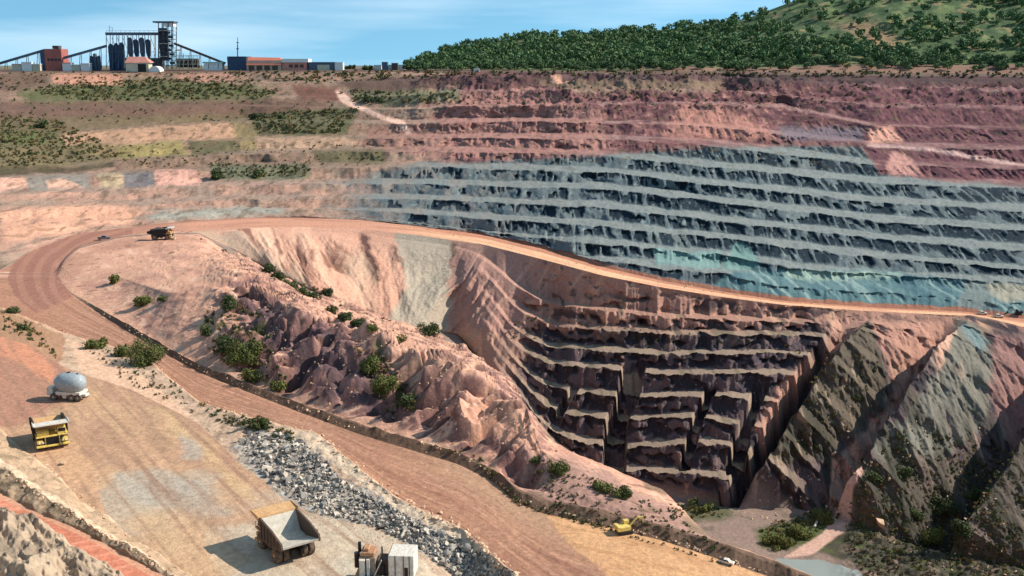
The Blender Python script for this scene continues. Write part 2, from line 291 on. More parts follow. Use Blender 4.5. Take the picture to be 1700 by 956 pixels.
# far wall
sec('QB', 'TOP'); fw = inb('QB', 'TOP'); fz = np.clip((BT - BI['QB']) * .5, 0, 99); ft = np.where(fw, sstep(0, 1, (BT - BI['QB'])), 0) * (1 - np.where(BT > BI['TOP'] - 1, sstep(-1, 0, BT - BI['TOP']), 0))
k = .35 + .65 * sstep(560, 800, UU)
ph = np.floor((B - BI['QB']) / 2)
ctr = np.maximum(np.sin(np.clip(np.where((B - BI['QB']) % 2 == 0, T, 0), 0, 1) * math.pi), 0) ** .6      # middle of each face
pat = noise(PX / 15 + ph * 7.3, PZ / 7 + ph * 5.1, 33) + .5 * noise(PX / 6 + ph * 3.1, PZ / 4 + ph * 9.1, 34) + .25 * noise(PX / 2.5, PZ / 2.5, 35)
lev = np.interp(us, [-180, 560, 760, 900, 1200, 1880], [.8, .42, .12, -.12, -.42, -.42])[None, :]
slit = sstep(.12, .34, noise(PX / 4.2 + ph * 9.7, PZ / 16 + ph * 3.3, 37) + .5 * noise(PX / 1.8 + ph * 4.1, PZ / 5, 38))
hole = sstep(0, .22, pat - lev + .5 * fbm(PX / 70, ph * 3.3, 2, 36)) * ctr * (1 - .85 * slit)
FULL['hole'] = None; FULL.pop('hole')
HOLE = hole
up = sstep(225, 150, VV); flat_l = sstep(640, 520, UU)
dY += ft * k * (-3.0 * ridged(PX / 26 + ph * 2.7, PZ / 14, 3, 20) + 3.6 * hole * (1 - up) - 1.6 * fbm(PX / 5, PZ / 4, 3, 21, .6)) * (1 - .8 * flat_l)
dZ += ft * k * (1.2 * fbm(PX / 18, PY / 18, 3, 23) + .5 * fbm(PX / 4, PY / 4, 3, 24))
dZ += ft * up * (6.0 * ridged(PX / 55, PY / 42, 4, 25) + 3.6 * ridged(PX / 17, PY / 20, 3, 29)) * sstep(620, 760, UU)
dZ += ft * flat_l * (1.8 * fbm(PX / 22, PY / 22, 4, 30))
sec('TOP', 'HZ+'); m = inb('TOP', 'HB'); dZ += m * .5 * fbm(PX / 30, PY / 30, 3, 26) * sstep(0, .2, T)
m = inb('HB', 'HD') & (B > 0); hk = sstep(0, .6, BT - BI['HB']) * m * sstep(665, 760, UU)
dZ += hk * (16 * fbm(PX / 190, PY / 190, 4, 27) + 3 * fbm(PX / 30, PY / 30, 3, 28)) * (1 - np.where(BT > BI['HM1'], sstep(-.8, 0, BT - BI['HR']) * .8, 0))
sec('N0', 'HZ+')
X3 = PX + dX; Y3 = PY + dY; Z3 = PZ + dZ + ZC
VIS = v_of(Y3, Z3 - ZC)
def ground_at(u, v, lo='N0', hi='HD'):
    """world point on the terrain seen at pixel (u, v), searching the named bands"""
    c = int(round((u - U0) / DU)); c = max(1, min(NC - 2, c)); col = VIS[:, c]
    r0 = int(np.argmax(B[:, 0] >= BI[lo])); r1 = int(np.argmax(B[:, 0] >= BI[hi]))
    seg = col[r0:r1]; idx = np.where((seg[:-1] >= v) & (seg[1:] < v))[0]
    r = r0 + (int(idx[0]) if len(idx) else int(np.argmin(np.abs(seg - v))))
    t = 0.0
    if len(idx) and seg[idx[0]] != seg[idx[0] + 1]: t = (seg[idx[0]] - v) / (seg[idx[0]] - seg[idx[0] + 1])
    y = lerp(Y3[r, c], Y3[r + 1, c], t); z = lerp(Z3[r, c], Z3[r + 1, c], t)
    return Vector((float(x_of(u, y, z - ZC)), float(y), float(z)))

# ------------------------------------------------------------------ what the ground is made of, with some shade painted in
C = np.zeros(PY.shape + (3,), np.float32)
WU = UU + 7 * fbm(PX / 9, PY / 9, 4, 40) * 1.0; WV = VV + 5 * fbm(PX / 9 + 50, PZ / 4 + PY / 14, 4, 41)
gx_ = 0
hw_full = np.zeros(FULL['PY'].shape, np.float32); hw_full[int(np.argmax(B_ROW >= BI['FL'])):int(np.argmax(B_ROW >= BI['FL'])) + PWS.shape[0]] = PWS
reg(HW=hw_full)
reg(C=C, WU=f32(WU), WV=f32(WV), X3=f32(X3), Y3=f32(Y3), Z3=f32(Z3), VIS=VIS)
def inside(pts, wob=1.0):
    a = np.array(pts, float); x0, y0 = a.min(0) - 12; x1, y1 = a.max(0) + 12
    bb = (UU > x0) & (UU < x1) & (VV > y0) & (VV < y1)
    xw = UU[bb] + (WU - UU)[bb] * wob; yw = VV[bb] + (WV - VV)[bb] * wob; acc = np.zeros(xw.shape, np.float32); q = .8 + 1.6 * wob
    for jx, jy in ((0, 0), (q, .6 * q), (-q, -.6 * q), (.6 * q, -q), (-.6 * q, q)):
        x = xw + jx; y = yw + jy; r = np.zeros(x.shape, bool)
        for (xa, ya), (xb, yb) in zip(a, np.roll(a, -1, 0)):
            if ya == yb: continue
            r ^= ((ya > y) != (yb > y)) & (x < (xb - xa) * (y - ya) / (yb - ya) + xa)
        acc += r
    o = np.zeros(PY.shape, np.float32); o[bb] = acc / 5; return o
def put(mask, rgb, s_=1.0):
    global C
    mk = (np.asarray(mask, np.float32) * s_)[..., None]; C *= (1 - mk); C += s2l(rgb).astype(np.float32) * mk
fzz = 0
def nz(sx, sy, seed, lo=0, hi=.4, X=None, Y=None, o=4): return sstep(lo, hi, fbm((PX if X is None else X) / sx, (PY if Y is None else Y) / sy, o, seed))
gx = np.gradient(Z3, axis=1) / np.maximum(np.abs(np.gradient(X3, axis=1)), .05)
drow = np.hypot(np.gradient(Y3, axis=0), .02); gy = np.gradient(Z3, axis=0) / drow
reg(steep=f32(np.hypot(gx, gy)))
put(np.ones_like(PY), (176, 138, 112))
# foreground
sec('N0', 'PB')
put(inb('N0', 'PB'), (176, 152, 128)); put(inb('N0', 'PB') * nz(7, 14, 42, 0, .3, rx, ry), (140, 122, 104)); put(inb('N0', 'PB') * nz(3, 20, 43, .1, .4, rx, ry), (205, 178, 150), .7)
sec('PB', 'E1'); put(inb('PB', 'PT'), (196, 122, 96)); pth = inb('PB', 'PT'); put(pth * nz(40, 2.0, 44, 0, .3, rx, ry * 1.0), (214, 146, 118), .8); put(pth * (T > .72), (205, 160, 130), .6)
put(inb('PT', 'BC'), (146, 124, 102)); put(inb('PT', 'BC') * nz(4, 6, 45), (98, 86, 66), .7); put(inb('PT', 'BC') * nz(2, 3, 163, .1, .3), (168, 142, 116), .7)
put(inb('BC', 'E1'), (178, 148, 120)); put(inb('BC', 'E1') * (T < .18), (212, 180, 150)); put(inb('BC', 'E1') * (T > .85), (205, 172, 140), .8); put(inb('BC', 'E1') * nz(5, 7, 46, .1), (140, 118, 92), .8)
sec('E1', 'E2'); pl = inb('E1', 'E2')
put(pl, (192, 152, 120)); put(pl * nz(16, 42, 47, -.1, .4, rx, ry), (172, 132, 108), .8); put(pl * nz(9, 34, 48, .05, .45, rx, ry), (204, 168, 126), .7)
put(pl * nz(30, 36, 49, .0, .35, rx, ry) * inside([(120, 700), (330, 690), (520, 840), (620, 880), (620, 990), (330, 990), (180, 860)]), (182, 166, 146), .7)
put(pl * inside([(185, 790), (260, 775), (330, 800), (380, 860), (320, 850), (220, 835)], 2), (176, 164, 148), .7)
put(pl * inside([(300, 720), (330, 730), (335, 765), (300, 762)], 2), (170, 158, 144), .7)
put(pl * inside([(330, 880), (520, 850), (700, 900), (780, 990), (380, 990)], 2), (194, 180, 158), .7)
put(pl * inside([(40, 742), (120, 745), (200, 780), (170, 820), (110, 795)], 2), (204, 160, 122), .7)
put(pl * inside([(200, 860), (300, 840), (420, 930), (380, 960), (310, 960)], 2), (200, 164, 128), .6)
put(pl * inside([(-300, 500), (0, 548), (60, 570), (95, 596), (150, 650), (60, 690), (20, 712), (-300, 640)], 1.5), (174, 124, 102), .9)
put(pl * inside([(0, 556), (40, 565), (92, 612), (85, 640), (30, 600), (0, 590)], 1), (214, 144, 110), .7)
put(pl * nz(2.2, 60, 50, .15, .4, rx, ry), (150, 112, 92), .5)
tr = ridged(rx / 7, ry / 120, 2, 51); put(pl * sstep(.62, .9, tr), (158, 122, 98), .5)
sec('E2', 'RN'); rb = inb('E2', 'C1')
put(rb, (192, 160, 134)); put(rb * nz(6, 8, 52), (150, 126, 104), .8)
put(rb * inside([(110, 560), (140, 572), (215, 612), (320, 690), (300, 706), (200, 640), (140, 622)], 1.5), (214, 172, 142), .9)
put(rb * inside([(-300, 490), (0, 500), (110, 560), (95, 620), (30, 580), (-300, 560)]), (160, 120, 92), .9)
rk = rb * inside([(385, 740), (420, 715), (470, 720), (520, 740), (560, 790), (640, 830), (700, 860), (760, 890), (880, 990), (700, 990), (600, 880), (500, 850), (440, 810)], 2)
put(rk, (170, 154, 138)); put(rk * nz(2.4, 2.4, 53, .0, .35), (196, 188, 178), .85); put(rk * nz(1.6, 1.6, 54, .15, .35), (84, 80, 80), .8)
put(rb * (T > .72) * sstep(420, 540, UU), (214, 188, 160), .8); put(inb('C1', 'RN'), (196, 160, 130)); put(inb('C1', 'RN') * nz(3, 3, 55), (120, 100, 80), .6)
# road near run
sec('RN', 'RF'); rd = inb('RN', 'RF'); lat = np.clip((BT - BI['RN']) / (BI['RF'] - BI['RN']), 0, 1)
put(rd, (166, 122, 98)); put(rd * sstep(0, .35, fbm(lat * 7, UU / 160, 4, 56)), (146, 102, 84), .7); put(rd * sstep(.05, .4, fbm(lat * 16 + 9, UU / 180, 4, 57)), (190, 140, 112), .7)
put(rd * sstep(.1, .3, noise(lat * 34, UU / 120, 58)), (128, 90, 76), .28)
put(rd * sstep(.12, .3, noise(lat * 14 + UU / 90, UU / 300, 174)), (186, 144, 118), .35); put(rd * sstep(.15, .3, noise(lat * 18 - UU / 120, UU / 260, 175)), (126, 90, 74), .35); put(rd * nz(3, 3, 176, .2, .4), (196, 154, 126), .35)
put(rd * sstep(.45, .9, lat) * sstep(600, 800, UU), (176, 140, 112), .7)
put(rd * inside([(895, 845), (1000, 860), (1320, 960), (1500, 1060), (1150, 1100), (1010, 956), (950, 905)], 1.2), (204, 156, 114)); 
snd = rd * inside([(895, 845), (1000, 860), (1320, 960), (1500, 1060), (1150, 1100), (1010, 956), (950, 905)], 1.2)
put(snd * nz(14, 5, 59, .0, .4), (192, 144, 106), .7); put(snd * sstep(.15, .4, noise(lat * 16, UU / 200, 60)), (170, 122, 84), .4)
put(rd * sstep(180, 60, UU) * (VV > 470), (184, 132, 104), .6)
# berm, hill
sec('RF', 'NF'); brm = inb('RF', 'RC') * sstep(120, 200, UU)
put(brm, (112, 88, 72)); put(brm * nz(2, 2, 61), (76, 62, 50), .8)
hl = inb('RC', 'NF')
put(hl, (206, 156, 130)); put(hl * nz(22, 30, 62, 0, .3, rx, ry), (184, 136, 116), .8); put(hl * nz(5, 16, 63, .1, .4, rx, ry), (224, 178, 150), .7)
rockm = sstep(.6, 1.0, steep + .35 * fbm(PX / 8, PY / 8, 3, 64)) * hl
put(rockm * sstep(200, 330, UU), (124, 90, 86), .85); put(hl * np.exp(-(noise(ry / 15, rx / 42, 180) / .07) ** 2) * win(400, 860, 50), (76, 56, 56), .8); put(hl * nz(9, 14, 161, .15, .4, ry, rx) * win(380, 860, 50), (112, 84, 82), .6); put(hl * nz(3, 9, 162, .2, .45, ry, rx) * win(380, 900, 50), (228, 184, 156), .7)  # clefts painted dark along the cut grooves, shade put into the colour
put(hl * sstep(.1, -.35, ridged(ry / 17 + .6 * fbm(rx / 30, ry / 30, 2, 130), rx / 52, 3, 131)) * win(390, 740, 40), (104, 78, 80), .85)  # hollows between the ridges darkened too, as painted shade
dk = hl * inside([(385, 505), (440, 500), (470, 560), (530, 545), (600, 600), (640, 640), (700, 690), (640, 690), (520, 655), (470, 600), (420, 560)], 3)
put(dk, (88, 70, 74), .9); put(dk * nz(9, 6, 65, .05, .3, ry, rx), (172, 130, 118), .75)
put(hl * inside([(765, 650), (800, 635), (850, 690), (905, 745), (870, 760), (800, 735), (755, 720)], 2), (212, 160, 134), .9)
put(hl * inside([(560, 545), (640, 560), (720, 600), (760, 640), (700, 640), (650, 600), (600, 580)], 2), (204, 156, 132), .7)
put(hl * nz(6, 8, 66, .1, .3) * inside([(330, 540), (400, 520), (450, 560), (460, 620), (520, 650), (420, 640), (350, 590)], 2), (84, 88, 48), .85)
put(hl * nz(6, 8, 67, .0, .3) * inside([(590, 580), (630, 590), (680, 640), (690, 680), (640, 670)], 2), (88, 96, 50), .9)
put(hl * inside([(860, 735), (1000, 785), (1100, 835), (1200, 900), (1250, 940), (1100, 890), (900, 840), (850, 800)], 2), (160, 124, 112), .85)
put(hl * nz(10, 14, 68, .1, .35) * sstep(860, 920, UU), (110, 96, 74), .7)
put(hl * inside([(60, 455), (105, 432), (200, 395), (300, 390), (330, 400), (160, 420), (120, 470), (110, 490)], 1.2), (178, 130, 108), .6)
gully = hl * nz(9, 4, 69, .28, .4); put(gully, (104, 72, 60), .6)
# hidden floor and pit floor
sec('NF', 'QN'); pw = inb('FL', 'QN'); ss = UU + (VV - 540) * .62
fl = inb('NF', 'FL'); put(fl, (140, 118, 106)); put(fl * nz(12, 10, 70), (112, 98, 86), .8)
put(fl * inside([(1110, 850), (1180, 830), (1215, 850), (1210, 860), (1120, 870)], 2), (80, 84, 54), .8)
put(fl * inside([(1255, 880), (1300, 870), (1360, 850), (1390, 835), (1400, 860), (1350, 900), (1300, 915), (1260, 905)], 1.5), (74, 84, 44), .9)
veg = fl * inside([(1340, 910), (1410, 880), (1440, 840), (1500, 800), (1900, 800), (1900, 1010), (1500, 1010), (1420, 940)], 2); put(veg, (62, 62, 48), .9); put(veg * nz(9, 9, 71, .1, .4), (120, 100, 84), .8); put(veg * nz(6, 6, 72, .1, .35), (84, 94, 46), .8)
# lower wall
put(pw, (176, 134, 114))
kd = np.interp(us, [330, 560, 680, 760, 900], [1.6, .9, .1, -.6, -.6])[None, :].astype(np.float32)
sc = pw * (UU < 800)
put(sc, (200, 150, 126)); put(sc * sstep(-.1, .4, fbm((PX + hgt * kd) / 10, hgt / 60, 4, 73)), (222, 176, 148), .85); put(sc * sstep(.05, .35, fbm((PX + hgt * kd) / 7, hgt / 40, 4, 74)), (176, 150, 126), .7)
gl_ = ridged((PX + hgt * kd) / 22, hgt / 90, 3, 15)
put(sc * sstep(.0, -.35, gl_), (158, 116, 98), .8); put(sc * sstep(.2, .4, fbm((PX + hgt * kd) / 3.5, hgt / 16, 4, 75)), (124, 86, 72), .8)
put(sc * inside([(596, 386), (612, 392), (618, 420), (632, 470), (626, 474), (608, 430), (600, 410)], 1.2), (84, 58, 54), .9); put(sc * inside([(650, 408), (658, 412), (668, 436), (662, 438)], 1.2), (84, 62, 54), .9)
put(sc * inside([(520, 412), (530, 420), (528, 440), (520, 436)], 1.5), (120, 84, 72), .8); put(sc * inside([(540, 420), (572, 440), (582, 458), (560, 448)], 2.5), (124, 86, 72), .7)
put(sc * inside([(652, 385), (690, 382), (757, 402), (750, 470), (745, 550), (640, 540), (672, 480), (668, 430)], 1.6), (166, 154, 136), .9)
put(sc * inside([(350, 390), (400, 385), (470, 440), (560, 510), (520, 490), (420, 440)], 2), (172, 150, 130), .7)
put(pw * inside([(748, 402), (758, 404), (756, 440), (748, 436)], 1.2), (80, 58, 54), .9)
br = pw * inside([(757, 398), (800, 410), (960, 435), (930, 470), (900, 510), (850, 560), (745, 545), (750, 470)], 3); put(br, (168, 128, 114)); put(br * sstep(.05, .3, fbm((PX - hgt * .8) / 5, hgt / 60, 3, 76)), (204, 164, 140), .6)
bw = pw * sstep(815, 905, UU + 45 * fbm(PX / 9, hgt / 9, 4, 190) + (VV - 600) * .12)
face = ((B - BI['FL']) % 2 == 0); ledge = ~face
put(bw * sstep(520, 560, VV), (96, 80, 80)); put(bw * nz(6, 5, 77, 0, .4, PX, hgt) * sstep(520, 560, VV), (70, 62, 68), .8)
put(bw * nz(4, 9, 78, .25, .5, PX, hgt), (160, 126, 108), .7)
put(bw * ledge * (B < BI['QN'] - 1) * sstep(520, 560, VV) * sstep(1520, 1440, ss), (156, 134, 114), .8)
put(bw * sstep(560, 530, VV + 14 * fbm(PX / 12, hgt / 12, 3, 191)), (164, 122, 106), .85); put(bw * sstep(.1, .4, fbm((PX - hgt * .7) / 6, hgt / 30, 4, 79)) * sstep(600, 540, VV), (196, 156, 126), .6)
put(bw * nz(5, 4, 80, .2, .35, PX, hgt) * sstep(600, 540, VV), (74, 60, 58), .75)
put(bw * np.where(face, sstep(.1, .5, HW), 0) * sstep(480, 500, VV), (50, 46, 52), .88); put(bw * np.where(face, HW, 0) * nz(2.5, 2.5, 145, .25, .45, PX, hgt), (128, 110, 104), .7)  # face recesses painted dark: shadow and dark rock in one colour
put(bw * nz(7, 3, 146, .1, .35, PX, hgt) * sstep(500, 540, VV) * ledge, (108, 98, 78), .7)
sr = pw * sstep(1330, 1380, ss)
put(sr * inside([(1390, 520), (1440, 530), (1400, 600), (1330, 660), (1265, 740), (1240, 730), (1300, 650), (1360, 580)], 1.5), (178, 134, 116), .9)
put(pw * inside([(1440, 535), (1580, 530), (1550, 600), (1500, 640), (1440, 700), (1410, 760), (1380, 760), (1450, 680), (1480, 620)], 1.5), (176, 130, 112), .95)
put(pw * inside([(1425, 545), (1440, 540), (1470, 620), (1460, 660), (1400, 720), (1330, 790), (1250, 820), (1240, 780), (1330, 700), (1350, 640)], 1.8), (92, 82, 68), .85)
put(pw * inside([(1588, 525), (1632, 565), (1655, 640), (1620, 700), (1550, 770), (1480, 830), (1440, 800), (1520, 710), (1560, 645), (1572, 580)], 1.8), (122, 118, 106), .9)
put(pw * inside([(1590, 545), (1640, 580), (1620, 600), (1595, 580)], 1.5), (110, 132, 132), .8)
put(pw * nz(3, 4, 118, .05, .4, PX, hgt) * sstep(1390, 1430, ss) * sstep(560, 620, VV), (70, 64, 58), .65); put(pw * nz(4, 6, 119, .2, .45, PX, hgt) * sstep(1390, 1430, ss) * sstep(560, 620, VV), (170, 146, 126), .6)
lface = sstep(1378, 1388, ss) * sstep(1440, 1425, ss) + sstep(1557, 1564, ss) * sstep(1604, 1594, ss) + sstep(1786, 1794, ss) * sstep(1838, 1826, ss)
put(pw * lface * sstep(530, 600, VV), (62, 56, 60), .85)  # left-facing spur sides painted dark to deepen their shade
put(pw * inside([(1572, 560), (1585, 560), (1562, 640), (1550, 660), (1545, 640)], 1), (206, 160, 136), .9)  # pale strip paints the sunlit crest of the right spur
put(pw * inside([(1410, 830), (1500, 780), (1620, 740), (1700, 760), (1900, 780), (1900, 1010), (1450, 1000), (1400, 900)], 2.5), (84, 76, 66), .85)
put(pw * nz(10, 8, 81, .1, .4, PX, hgt) * sstep(1350, 1420, UU) * sstep(680, 740, VV), (120, 100, 92), .7)
put(pw * nz(12, 9, 171, -.1, .25, PX, hgt) * sstep(640, 740, VV) * sstep(1400, 1440, ss), (62, 60, 50), .8)
put(pw * inside([(1650, 560), (1900, 540), (1900, 700), (1680, 700), (1640, 640)], 2), (150, 112, 104), .9)
put(fl * nz(6, 5, 152, .05, .35) * sstep(1400, 1460, UU), (60, 56, 52), .8); put(fl * nz(4, 4, 153, .2, .4) * sstep(1400, 1460, UU), (150, 124, 112), .6)
put((pw | fl) * inside([(1380, 755), (1414, 755), (1414, 800), (1424, 840), (1406, 880), (1350, 920), (1300, 926), (1366, 884), (1388, 850), (1372, 810)], .4), (198, 158, 140), .95)
put((pw | fl) * inside([(1396, 735), (1440, 690), (1482, 640), (1492, 650), (1450, 720), (1415, 770), (1390, 768)], .8), (190, 148, 130), .9)
# road far run
sec('QN', 'QB')
fr = inb('QN', 'QF'); put(fr, (196, 142, 116)); put(fr * sstep(620, 760, UU), (232, 172, 134), .9); put(fr * (T > .62) * sstep(640, 760, UU), (176, 118, 92), .85)
put(fr * sstep(.1, .4, noise(T * 7, UU / 150, 82)), (160, 112, 94), .5); put(fr * sstep(330, 260, UU), (158, 112, 94), .6)
put(inb('QF', 'QB'), (160, 110, 90))
# road bend: everything flat at the left
sec('N0', 'HZ+')
bendp = inside([(12, 462), (22, 438), (60, 412), (140, 386), (220, 376), (220, 388), (135, 408), (108, 430), (96, 458), (122, 492), (60, 520), (25, 492)], .3) * inb('RN', 'B6b')
put(bendp, (150, 104, 88), .9); rr = np.hypot((UU - 330) / 1.0, (VV - 462) * 2.6); put(bendp * sstep(.0, .5, np.sin(rr / 4.2 + noise(UU / 40, VV / 40, 83))), (176, 128, 106), .5)
# far wall
sec('QB', 'TOP')
fwm = inb('QB', 'TOP'); fled = ((B - BI['QB']) % 2 == 1); fface = ~fled
lw = sstep(500, 680, UU + 40 * fbm(PX / 60, VV / 30, 3, 84))
fzz = PY * .16 + PZ
put(fwm, (166, 130, 112)); put(fwm * nz(26, 10, 85, -.1, .3, PX, fzz), (146, 126, 110), .8); put(fwm * nz(10, 7, 86, .1, .4, PX, fzz), (196, 148, 126), .7)
put(fwm * fled, (156, 132, 116), .6); put(fwm * nz(5, 4, 117, .2, .4, PX, fzz), (120, 92, 80), .6)
vt = np.interp(us, [560, 700, 900, 1200, 1430, 1460, 1560, 1700, 1880], [300, 268, 262, 240, 240, 285, 296, 306, 316])[None, :] + 6 * fbm(PX / 20, fzz / 9, 3, 87)
tw = sstep(-5, 7, VV - vt) * sstep(-1, 1, lw * 2.4 - 1.2 + fbm(PX / 30, fzz / 10, 3, 112))
teal = fwm * tw
put(teal, (98, 106, 106)); put(teal * nz(9, 6, 88, 0, .4, PX, fzz), (84, 98, 104), .8); put(teal * nz(4, 4, 89, .12, .4, PX, fzz), (128, 138, 136), .8)
put(teal * fled, (126, 130, 126), .85); put(teal * fled * nz(14, 5, 90), (130, 130, 122), .6); put(teal * fled * nz(6, 3, 116, .15, .4), (90, 98, 100), .6)
put(teal * sstep(1020, 650, UU) * nz(12, 8, 91, -.2, .3, PX, fzz), (142, 128, 118), .65)
dark = np.where(fface, sstep(.1, .5, HOLE), 0)  # bench-face recesses, painted near black for shadow and dark rock together
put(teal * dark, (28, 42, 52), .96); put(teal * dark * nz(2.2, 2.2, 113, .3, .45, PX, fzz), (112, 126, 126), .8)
purp = fwm * (1 - sstep(-5, 7, VV - vt)) * sstep(-.5, .5, (UU - 740) / 90 + fbm(PX / 40, fzz / 14, 3, 92))
put(purp, (124, 84, 82)); put(purp * nz(30, 10, 93, -.05, .3, PX, fzz), (92, 58, 62), .9); put(purp * nz(9, 6, 94, .15, .4, PX, fzz), (176, 128, 116), .75)
put(purp * nz(16, 6, 114, .1, .3, PX, fzz), (76, 48, 54), .75)
put(purp * fled * nz(30, 9, 115, -.2, .2, PX, fzz), (164, 130, 122), .6); put(purp * sstep(1300, 1480, UU) * (1 - .6 * fled), (100, 62, 70), .6)
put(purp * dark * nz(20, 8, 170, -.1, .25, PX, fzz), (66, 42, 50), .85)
pk = fwm * inside([(770, 168), (870, 150), (1000, 190), (1010, 250), (860, 262), (700, 262), (600, 240), (620, 205), (720, 205)], 2); put(pk, (166, 120, 108), .8); put(pk * nz(8, 6, 95, .1, .3, PX, fzz), (120, 80, 78), .7)
put(fwm * inside([(1130, 178), (1200, 182), (1270, 210), (1290, 232), (1100, 228)], 2), (176, 124, 110), .8)
put(fwm * inside([(1440, 212), (1480, 212), (1500, 235), (1445, 238)], 1), (206, 152, 132), .85)
put(fwm * inside([(1290, 212), (1435, 212), (1430, 234), (1300, 232)], 1.5), (120, 106, 112), .85)
put(fwm * inside([(1480, 252), (1505, 255), (1530, 290), (1490, 292), (1470, 280)], 1.2), (190, 140, 128), .85)
put(fwm * inside([(560, 135), (640, 128), (1300, 122), (1880, 128), (1880, 152), (1300, 148), (1000, 152), (760, 150), (600, 158)], 1), (84, 60, 60), .85)  # dark band: the shaded steep face below the top is painted in
put(fwm * nz(40, 3, 96, .0, .2, PX, fzz) * inside([(900, 125), (1880, 125), (1880, 140), (900, 140)], 1), (60, 58, 58), .7)  # long dark strips of painted shadow within that band
put(fwm * inside([(880, 140), (1200, 142), (1200, 158), (960, 160)], 2), (134, 112, 92), .8)
put(fwm * inside([(915, 133), (925, 130), (945, 141), (910, 142)], .5), (210, 156, 130))
put(fwm * inside([(590, 150), (760, 155), (765, 172), (640, 176), (585, 166)], 1.5), (110, 112, 84), .85)
put(fwm * inside([(480, 140), (560, 146), (575, 168), (500, 166)], 1), (116, 62, 60), .8)
# light patches of green rock
put(fwm * inside([(1085, 412), (1200, 420), (1192, 446), (1090, 438)], .8), (118, 146, 140), .9)
put(fwm * inside([(1195, 446), (1225, 402), (1245, 408), (1265, 446)], .8), (108, 138, 132), .85)
sl = fwm * inside([(1180, 478), (1215, 450), (1300, 446), (1480, 448), (1500, 455), (1600, 466), (1720, 474), (1720, 526), (1460, 512), (1270, 502)], 1.2)
put(sl, (86, 114, 116), .95); put(sl * nz(12, 20, 97, 0, .35, PX, fzz), (70, 98, 106), .8); put(sl * inside([(1300, 446), (1500, 452), (1490, 462), (1340, 466), (1310, 458)], 1), (140, 156, 142), .9)
put(sl * (sstep(.72, .92, ridged((PX + PZ * .9) / 16, PZ / 60, 2, 98))), (140, 158, 152), .7)
put(fwm * inside([(1630, 468), (1720, 474), (1800, 500), (1660, 500), (1640, 486)], 1), (150, 142, 124), .9)
put(fwm * inside([(1600, 470), (1625, 465), (1660, 518), (1585, 515)], .8), (112, 120, 116), .9)
# left terraces
lt = fwm
put(lt * inside([(-200, 240), (0, 200), (95, 205), (190, 245), (200, 266), (0, 286), (-200, 296)], 2), (120, 108, 76), .9); put(lt * inside([(0, 200), (80, 205), (110, 232), (40, 240), (0, 235)], 3), (92, 104, 56), .8)
put(lt * inside([(-200, 280), (0, 276), (130, 276), (190, 268), (190, 276), (140, 286), (0, 292), (-200, 300)], 1), (62, 60, 42), .85)
put(lt * inside([(180, 262), (640, 248), (640, 270), (300, 282), (190, 284)], 1.5), (146, 116, 100), .9)
put(lt * inside([(95, 222), (250, 210), (370, 200), (392, 206), (395, 232), (300, 234), (195, 243), (110, 240)], .7), (206, 158, 128), .9); put(lt * inside([(130, 240), (160, 232), (195, 242), (196, 262), (150, 256)], 1.5), (150, 128, 90), .9)
put(lt * inside([(193, 242), (300, 232), (315, 258), (198, 263)], .5), (166, 150, 92), .85); put(lt * inside([(310, 233), (395, 231), (402, 250), (320, 258)], .6), (88, 90, 62), .85)
put(lt * inside([(380, 200), (430, 205), (425, 248), (402, 248)], 1), (150, 130, 92), .9)
put(lt * inside([(424, 228), (570, 226), (590, 238), (540, 247), (430, 248)], .6), (200, 160, 132), .85)
put(lt * inside([(410, 190), (470, 182), (600, 176), (575, 224), (465, 226), (430, 224)], 1.2), (92, 96, 66), .92)
put(lt * inside([(515, 250), (638, 248), (640, 272), (530, 270)], 1), (96, 94, 66), .85)
put(lt * nz(8, 5, 147, .12, .4, PX, fzz) * sstep(300, 250, VV), (96, 84, 60), .6)
put(lt * inside([(-200, 172), (240, 166), (520, 166), (560, 176), (420, 192), (250, 196), (-200, 205)], 1.5), (118, 86, 76), .95)
put(lt * inside([(-200, 196), (250, 192), (420, 188), (420, 200), (250, 208), (100, 220), (-200, 215)], 1.5), (112, 98, 72), .85)
put(lt * inside([(30, 150), (120, 138), (330, 130), (400, 140), (465, 152), (440, 164), (280, 168), (140, 168), (40, 170)], 2.5), (86, 98, 58), .9)
put(lt * inside([(-200, 122), (80, 122), (80, 142), (30, 150), (-200, 155)], 1.5), (112, 86, 76), .9)
put(lt * inside([(85, 123), (203, 124), (203, 141), (130, 141), (88, 138)], .5), (222, 158, 132)); put(lt * inside([(285, 124), (392, 121), (392, 135), (330, 137), (292, 133)], .6), (206, 150, 130), .9)
put(lt * inside([(-200, 300), (38, 293), (50, 308), (0, 318), (-200, 325)], .6), (214, 164, 142)); put(lt * inside([(40, 293), (146, 288), (150, 312), (50, 318)], .5), (130, 128, 120), .7)
put(lt * inside([(76, 298), (105, 296), (140, 312), (80, 314)], .5), (210, 164, 140), .9)
put(lt * inside([(204, 286), (254, 284), (258, 308), (206, 310)], .5), (104, 106, 110), .8); put(lt * inside([(160, 288), (203, 286), (205, 310), (165, 310)], .6), (184, 162, 128), .7)
put(lt * inside([(256, 283), (325, 281), (338, 300), (330, 306), (260, 308)], .6), (214, 160, 142), .95)
put(lt * inside([(345, 272), (400, 274), (512, 272), (516, 296), (400, 300), (360, 298)], 1), (100, 108, 84), .85)
put(lt * inside([(0, 345), (180, 338), (240, 350), (200, 372), (130, 382), (0, 400)], 1.5), (212, 158, 130), .8)
put(lt * inside([(270, 350), (400, 342), (480, 345), (470, 356), (300, 364), (240, 366)], 1.5), (150, 150, 138), .8)
put(lt * sstep(310, 270, VV) * sstep(760, 600, UU), (96, 82, 60), .28); put(lt * nz(9, 5, 172, .1, .35, PX, fzz) * sstep(700, 560, UU), (104, 84, 66), .55); put(lt * nz(3, 3, 173, .2, .4, PX, fzz) * sstep(700, 560, UU), (78, 64, 52), .5)
